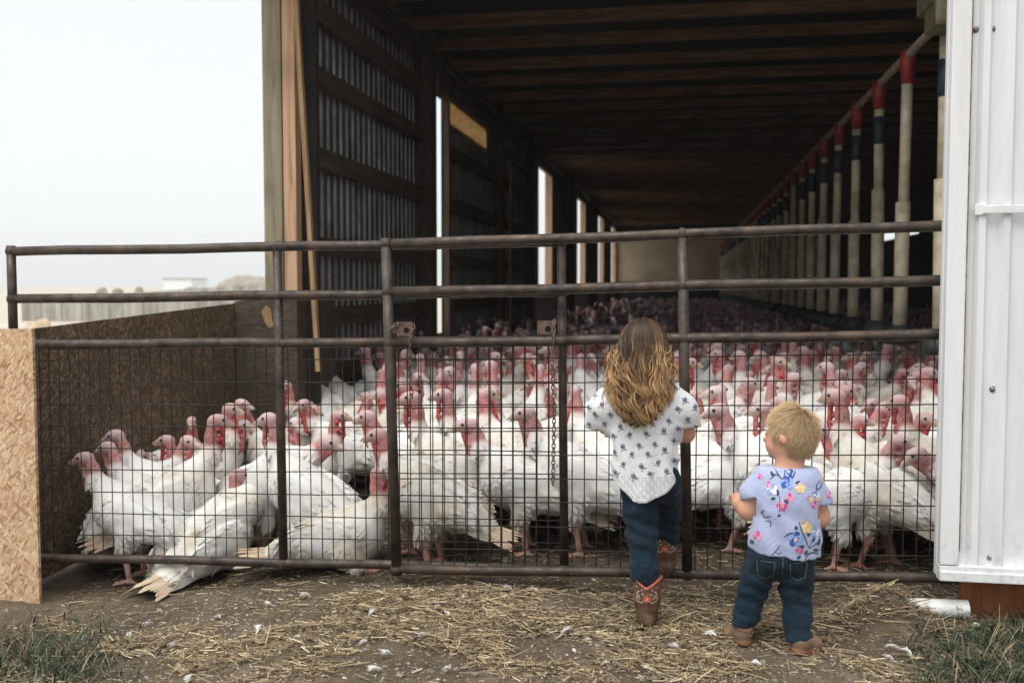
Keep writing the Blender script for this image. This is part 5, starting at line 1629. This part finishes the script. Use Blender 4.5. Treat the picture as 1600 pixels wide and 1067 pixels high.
def tod_jean_print(bvh):
    pr = Print(bvh, TB); st = (.26, .22, .15)
    for s, cx in ((-1, -.022), (1, .088)):
        pts = [(cx - .030 * 1, .325), (cx - .026, .270), (cx, .256), (cx + .026, .270), (cx + .030, .325), (cx - .030, .325)]
        dense = []
        for i in range(len(pts) - 1):
            for k in range(5): t = k / 5; dense.append((pts[i][0] * (1 - t) + pts[i + 1][0] * t, pts[i][1] * (1 - t) + pts[i + 1][1] * t))
        pr.stroke(dense, .0016, st)
    pr.stroke([(.034, .36 - .01 * i) for i in range(9)], .0016, st)
    return pr.out()
def cuffcut(P): return .034 + .028 * (P[..., 0] < 0) - P[..., 2]
solid_obj(tj, 'jeans', M['denim'], t_o, .0058, cuffcut, tjdisp, TB, 2, None, tod_jean_print)
def shoe(heel, yaw):
    f = np.array([math.cos(yaw), math.sin(yaw), 0]); Mx = np.stack([f, np.array([-f[1], f[0], 0]), np.array([0, 0, 1])], 1); h0 = np.array(heel, float)
    def p(x, y, z): return h0 + Mx @ np.array([x, y, z])
    U_ = (.15, .095, .060); So = (.20, .085, .040)
    S = Solid(.018)
    S.ell(p(.028, 0, .034), (.033, .029, .033), U_, Mx); S.cone(p(.03, 0, .034), p(.085, 0, .024), .031, .027, U_); S.ell(p(.085, 0, .022), (.030, .031, .022), U_, Mx)
    S.cone(p(.022, 0, .007), p(.088, 0, .007), .031, .031, So, .003, None)
    def cut(P): return np.maximum(-.001 - P[..., 2] + h0[2], np.where(P[..., 2] - h0[2] > .085, 1.0, -1.0))
    def rc(V, C):
        z = V[:, 2] - h0[2]; return np.where((z < .017)[:, None], np.array(So), np.array(U_))
    return solid_obj(S, 'shoe', M['leather'], t_o, .0042, cut, None, TB, 2, rc)
zl = gz(TX - .10, TY + .01) - TB[2]; zr = gz(TX + .1, TY - .06) - TB[2]
shoe((-.076, -.006, zl), R(132)); shoe((.082, -.078, zr), R(38))
LAV = (.385, .43, .63)
ts = Solid(.035)
ts.ell((.050, .0, .54), (.112, .088, .11), LAV); ts.cone((.050, .0, .52), (.050, .0, .34), .105, .116, LAV, None, (1.10, .86, 1))
ts.cone((.002, .004, .617), (.110, .004, .615), .045, .045, LAV); ts.chain([(-.015, .0, .602), (-.055, .008, .548)], [.053, .056], LAV); ts.chain([(.125, .0, .595), (.160, .012, .530)], [.050, .051], LAV)
def tscut(P):
    x, y, z = P[..., 0], P[..., 1], P[..., 2]
    hem = .345 - .10 * np.clip(x - .0, -.08, .2) + .003 * np.sin(x * 50) + .0015 * np.sin(x * 170)
    sl = np.where((x < -.058) & (z > .47), .545 + .45 * (x + .058) - z, -1.0); sr = np.where((x > .158) & (z > .47), .520 - z, -1.0)
    neck = .032 - np.sqrt((x - .062) ** 2 + (y - .012) ** 2) ; 
    return np.maximum(np.maximum(hem - z, np.maximum(sl, sr)), np.where(z > .648, z - .648 + 0 * x, -1.0))
def tsdisp(P):
    x, z = P[..., 0], P[..., 2]
    return .016 * (fbm(P, 9, 4, 3) - .5) + .0055 * np.sin(x * 52 + z * 30 + 5 * vnoise(P, 9, 7)) * np.clip((.54 - z) / .15, 0, 1)
def tod_print(bvh):
    pr = Print(bvh, TB); r = np.random.default_rng(4)
    INK = (.03, .055, .11); BL = (.045, .09, .33); LB = (.25, .36, .70); PK = (.62, .07, .28); LP = (.70, .34, .50); YE = (.72, .50, .22); WH = (.70, .72, .80); GR = (.02, .08, .085)
    X_ = lambda px: (px - 1210) / 441; Z_ = lambda py: (1012 - py) / 441
    def flower(px, py, rad, c1, c2, c3, n=5):
        x, z, s = X_(px), Z_(py), rad / 441
        for i in range(n): a = 2 * math.pi * i / n + r.uniform(0, .5); pr.disc(x + math.cos(a) * s * .55, z + math.sin(a) * s * .55, s * .52, c1 if i % 2 else c2, 8, .8, a, .12)
        for i in range(n): a = 2 * math.pi * i / n + .4; pr.leaf(x, z, a, s * .55, s * .25, c2 if i % 2 else c1)
        pr.disc(x, z, s * .24, c3, 7)
    def st(pts, w=2.0, c=INK):
        P_ = [pts[0]] + list(pts) + [pts[-1]]; out = []
        for i in range(1, len(P_) - 2):
            for k in range(5):
                t = k / 5; p0, p1, p2, p3 = P_[i - 1], P_[i], P_[i + 1], P_[i + 2]
                out.append(tuple(.5 * (2 * p1[j] + (p2[j] - p0[j]) * t + (2 * p0[j] - 5 * p1[j] + 4 * p2[j] - p3[j]) * t * t + (3 * p1[j] - p0[j] - 3 * p2[j] + p3[j]) * t ** 3) for j in (0, 1)))
        out.append(tuple(pts[-1])); n = len(out) - 1
        for i in range(n):
            ww = w * .85 * (.35 + .55 * math.sin(math.pi * (i + .7) / (n + .9)))
            pr.stroke([(X_(out[i][0]), Z_(out[i][1])), (X_(out[i + 1][0]), Z_(out[i + 1][1]))], ww / 441, c)
    def lf(px, py, deg, l, w, c=INK): pr.leaf(X_(px), Z_(py), R(deg), l / 441, w / 441, c)
    # big spray on the upper back
    flower(1230, 745, 10, BL, LB, YE); flower(1233, 730, 7, LB, BL, WH); flower(1207, 756, 9, LB, WH, BL); flower(1250, 753, 8, YE, (.75, .58, .34), PK); flower(1234, 767, 7, PK, LP, WH); flower(1222, 780, 8, LP, PK, YE); flower(1203, 750, 5, PK, LP, WH)
    st([(1205, 742), (1214, 734), (1224, 740), (1228, 728)]); st([(1213, 727), (1220, 738)]); st([(1228, 728), (1238, 738), (1243, 729)], 2.5); st([(1219, 765), (1219, 790)], 1.6); st([(1212, 724), (1225, 724)], 2.4)
    for (a, b_, d, l) in ((1242, 746, 20, 9), (1216, 755, -90, 11), (1211, 738, 120, 10), (1240, 730, 60, 10), (1213, 768, 200, 8), (1225, 770, -40, 9), (1218, 792, -90, 5)): lf(a, b_, d, l, 4.5, GR if a % 2 else INK)
    # right shoulder twig
    st([(1282, 742), (1276, 748), (1275, 756), (1282, 752), (1284, 745)], 2.2); st([(1268, 762), (1276, 758)], 1.4); flower(1272, 779, 6, PK, LP, WH); flower(1266, 771, 4, YE, (.75, .58, .34), PK); flower(1275, 764, 5, LB, WH, BL); flower(1278, 770, 4, (.70, .62, .40), YE, INK); flower(1262, 767, 3, PK, LP, WH)
    # sleeves
    flower(1191, 739, 4, PK, LP, WH); st([(1294, 750), (1300, 764)], 3); flower(1296, 767, 5, PK, LP, WH)
    # left side twig and blossom
    st([(1194, 793), (1198, 800), (1206, 797)], 2.2); st([(1199, 806), (1206, 805), (1206, 814)], 1.8); st([(1196, 789), (1192, 795)], 2.4); flower(1187, 830, 7, PK, LP, (.3, .05, .12)); lf(1178, 846, 60, 8, 6, GR)
    # lower spray
    flower(1243, 830, 12, BL, LB, YE); flower(1260, 813, 9, YE, (.74, .58, .30), (.6, .3, .1)); flower(1274, 822, 7, LB, WH, BL); flower(1249, 848, 6, LP, PK, WH); flower(1254, 803, 3, YE, YE, INK)
    st([(1248, 803), (1252, 818), (1258, 830), (1264, 846)], 2.4); st([(1264, 846), (1270, 832), (1276, 826)], 1.6); st([(1226, 828), (1232, 822), (1240, 820)], 2.6); st([(1264, 846), (1278, 838), (1282, 828)], 2.4); st([(1258, 862), (1266, 853), (1280, 856)], 2.8)
    for (a, b_, d, l) in ((1258, 842, 180, 11), (1262, 848, -120, 10), (1270, 848, -20, 12), (1262, 828, 75, 11), (1268, 836, 40, 8), (1244, 816, 100, 7), (1278, 844, 70, 12), (1252, 857, 200, 8)): lf(a, b_, d, l, 5.5, GR if l > 9 else INK)
    # hem twig
    st([(1207, 858), (1214, 850), (1220, 842)], 1.4); st([(1213, 852), (1220, 854), (1222, 850)], 2); 
    return pr.out()
ts_o, ts_bvh = solid_obj(ts, 'shirt', M['cloth'], t_o, .0052, tscut, tsdisp, TB, 2, None, tod_print)
# short blond hair
mb = MB(); r = np.random.default_rng(8)
crown = Fm @ np.array([-.45, -.25, .86]); crown = crown / np.linalg.norm(crown)
up = np.array([0, 0, 1.0])
def on_scalp(d):
    q = Fm.T @ d                                   # head frame: x to the face, y to its left, z up
    if q[0] > .32 + .5 * max(q[2], 0) * .9: return False
    if q[2] < -.62: return False
    if q[2] < -.05 and q[0] > .18: return False
    if abs(q[1]) > .88 and q[2] < -.02 and -.20 < q[0]: return False
    return True
cnt = 0
while cnt < 9000:
    d = r.normal(size=3); d /= np.linalg.norm(d)
    if not on_scalp(d): continue
    q = Fm.T @ d
    p = HCn + Fm @ (np.array([.087, .074, .094]) * q * 1.0)
    nrm = Fm @ (q / np.array([.087, .074, .094])); nrm /= np.linalg.norm(nrm)
    away = d - crown; away = away - nrm * (away @ nrm); away /= np.linalg.norm(away) + 1e-9
    low = np.clip((.1 - q[2]) / .6, 0, 1)
    flow = away * (1 - .3 * low) + np.array([0, 0, -.5]) * low + r.normal(0, .055, 3)
    near = math.exp(-((np.linalg.norm(d - crown)) / .55) ** 2)
    lift = .09 + .60 * near * r.random() + .22 * max(q[2], 0) * r.random()
    Ln = r.uniform(.028, .052) * (1 - .35 * low) * (1 + .25 * near)
    pts = []; rs = []
    for i in range(5):
        t = i / 4
        pts.append(Vector(TB + p + (flow * (t * .9) + nrm * lift * t * (1 - .35 * t)) * Ln - nrm * .002 + np.array([0, 0, -.25]) * Ln * t * t * low)); rs.append(.0008 * (1 - .7 * t))
    l = r.random(); c = np.array([.50, .36, .215]) * (.68 + .45 * l); tipc = np.minimum(c * 1.5, .75)
    mb.tube(pts, rs, 3, cap=False, c=[tuple(c + (tipc - c) * i / 4) for i in range(5)]); cnt += 1
hc = Solid(.01); hc.ell(HCn, (.0895, .0765, .0965), (.42, .295, .17), Fm)
def hcut(P):
    q = ((P - HCn) @ Fm) / np.array([.087, .074, .094])
    a = np.maximum(q[..., 0] - .30 - .40 * np.maximum(q[..., 2], 0), -.60 - q[..., 2]) * .09
    ear = np.where((q[..., 2] < .0) & (q[..., 0] > .12), .05, -.05)
    ear2 = np.where((np.abs(q[..., 1]) > .8) & (q[..., 2] < .0) & (q[..., 0] > -.18), .05, -.05)
    return np.maximum(np.maximum(a, ear), ear2)
hV, hQ, hC_ = hc.mesh(.005, hcut); hV = relax(hV, hQ, 2)
n0 = len(mb.v)
mb.add([tuple(v) for v in (hV + TB)], [tuple(q_) for q_ in hQ], 0, [tuple(c) for c in hC_])
mb.build('hair', M['hair'], t_o, True, attr=True)
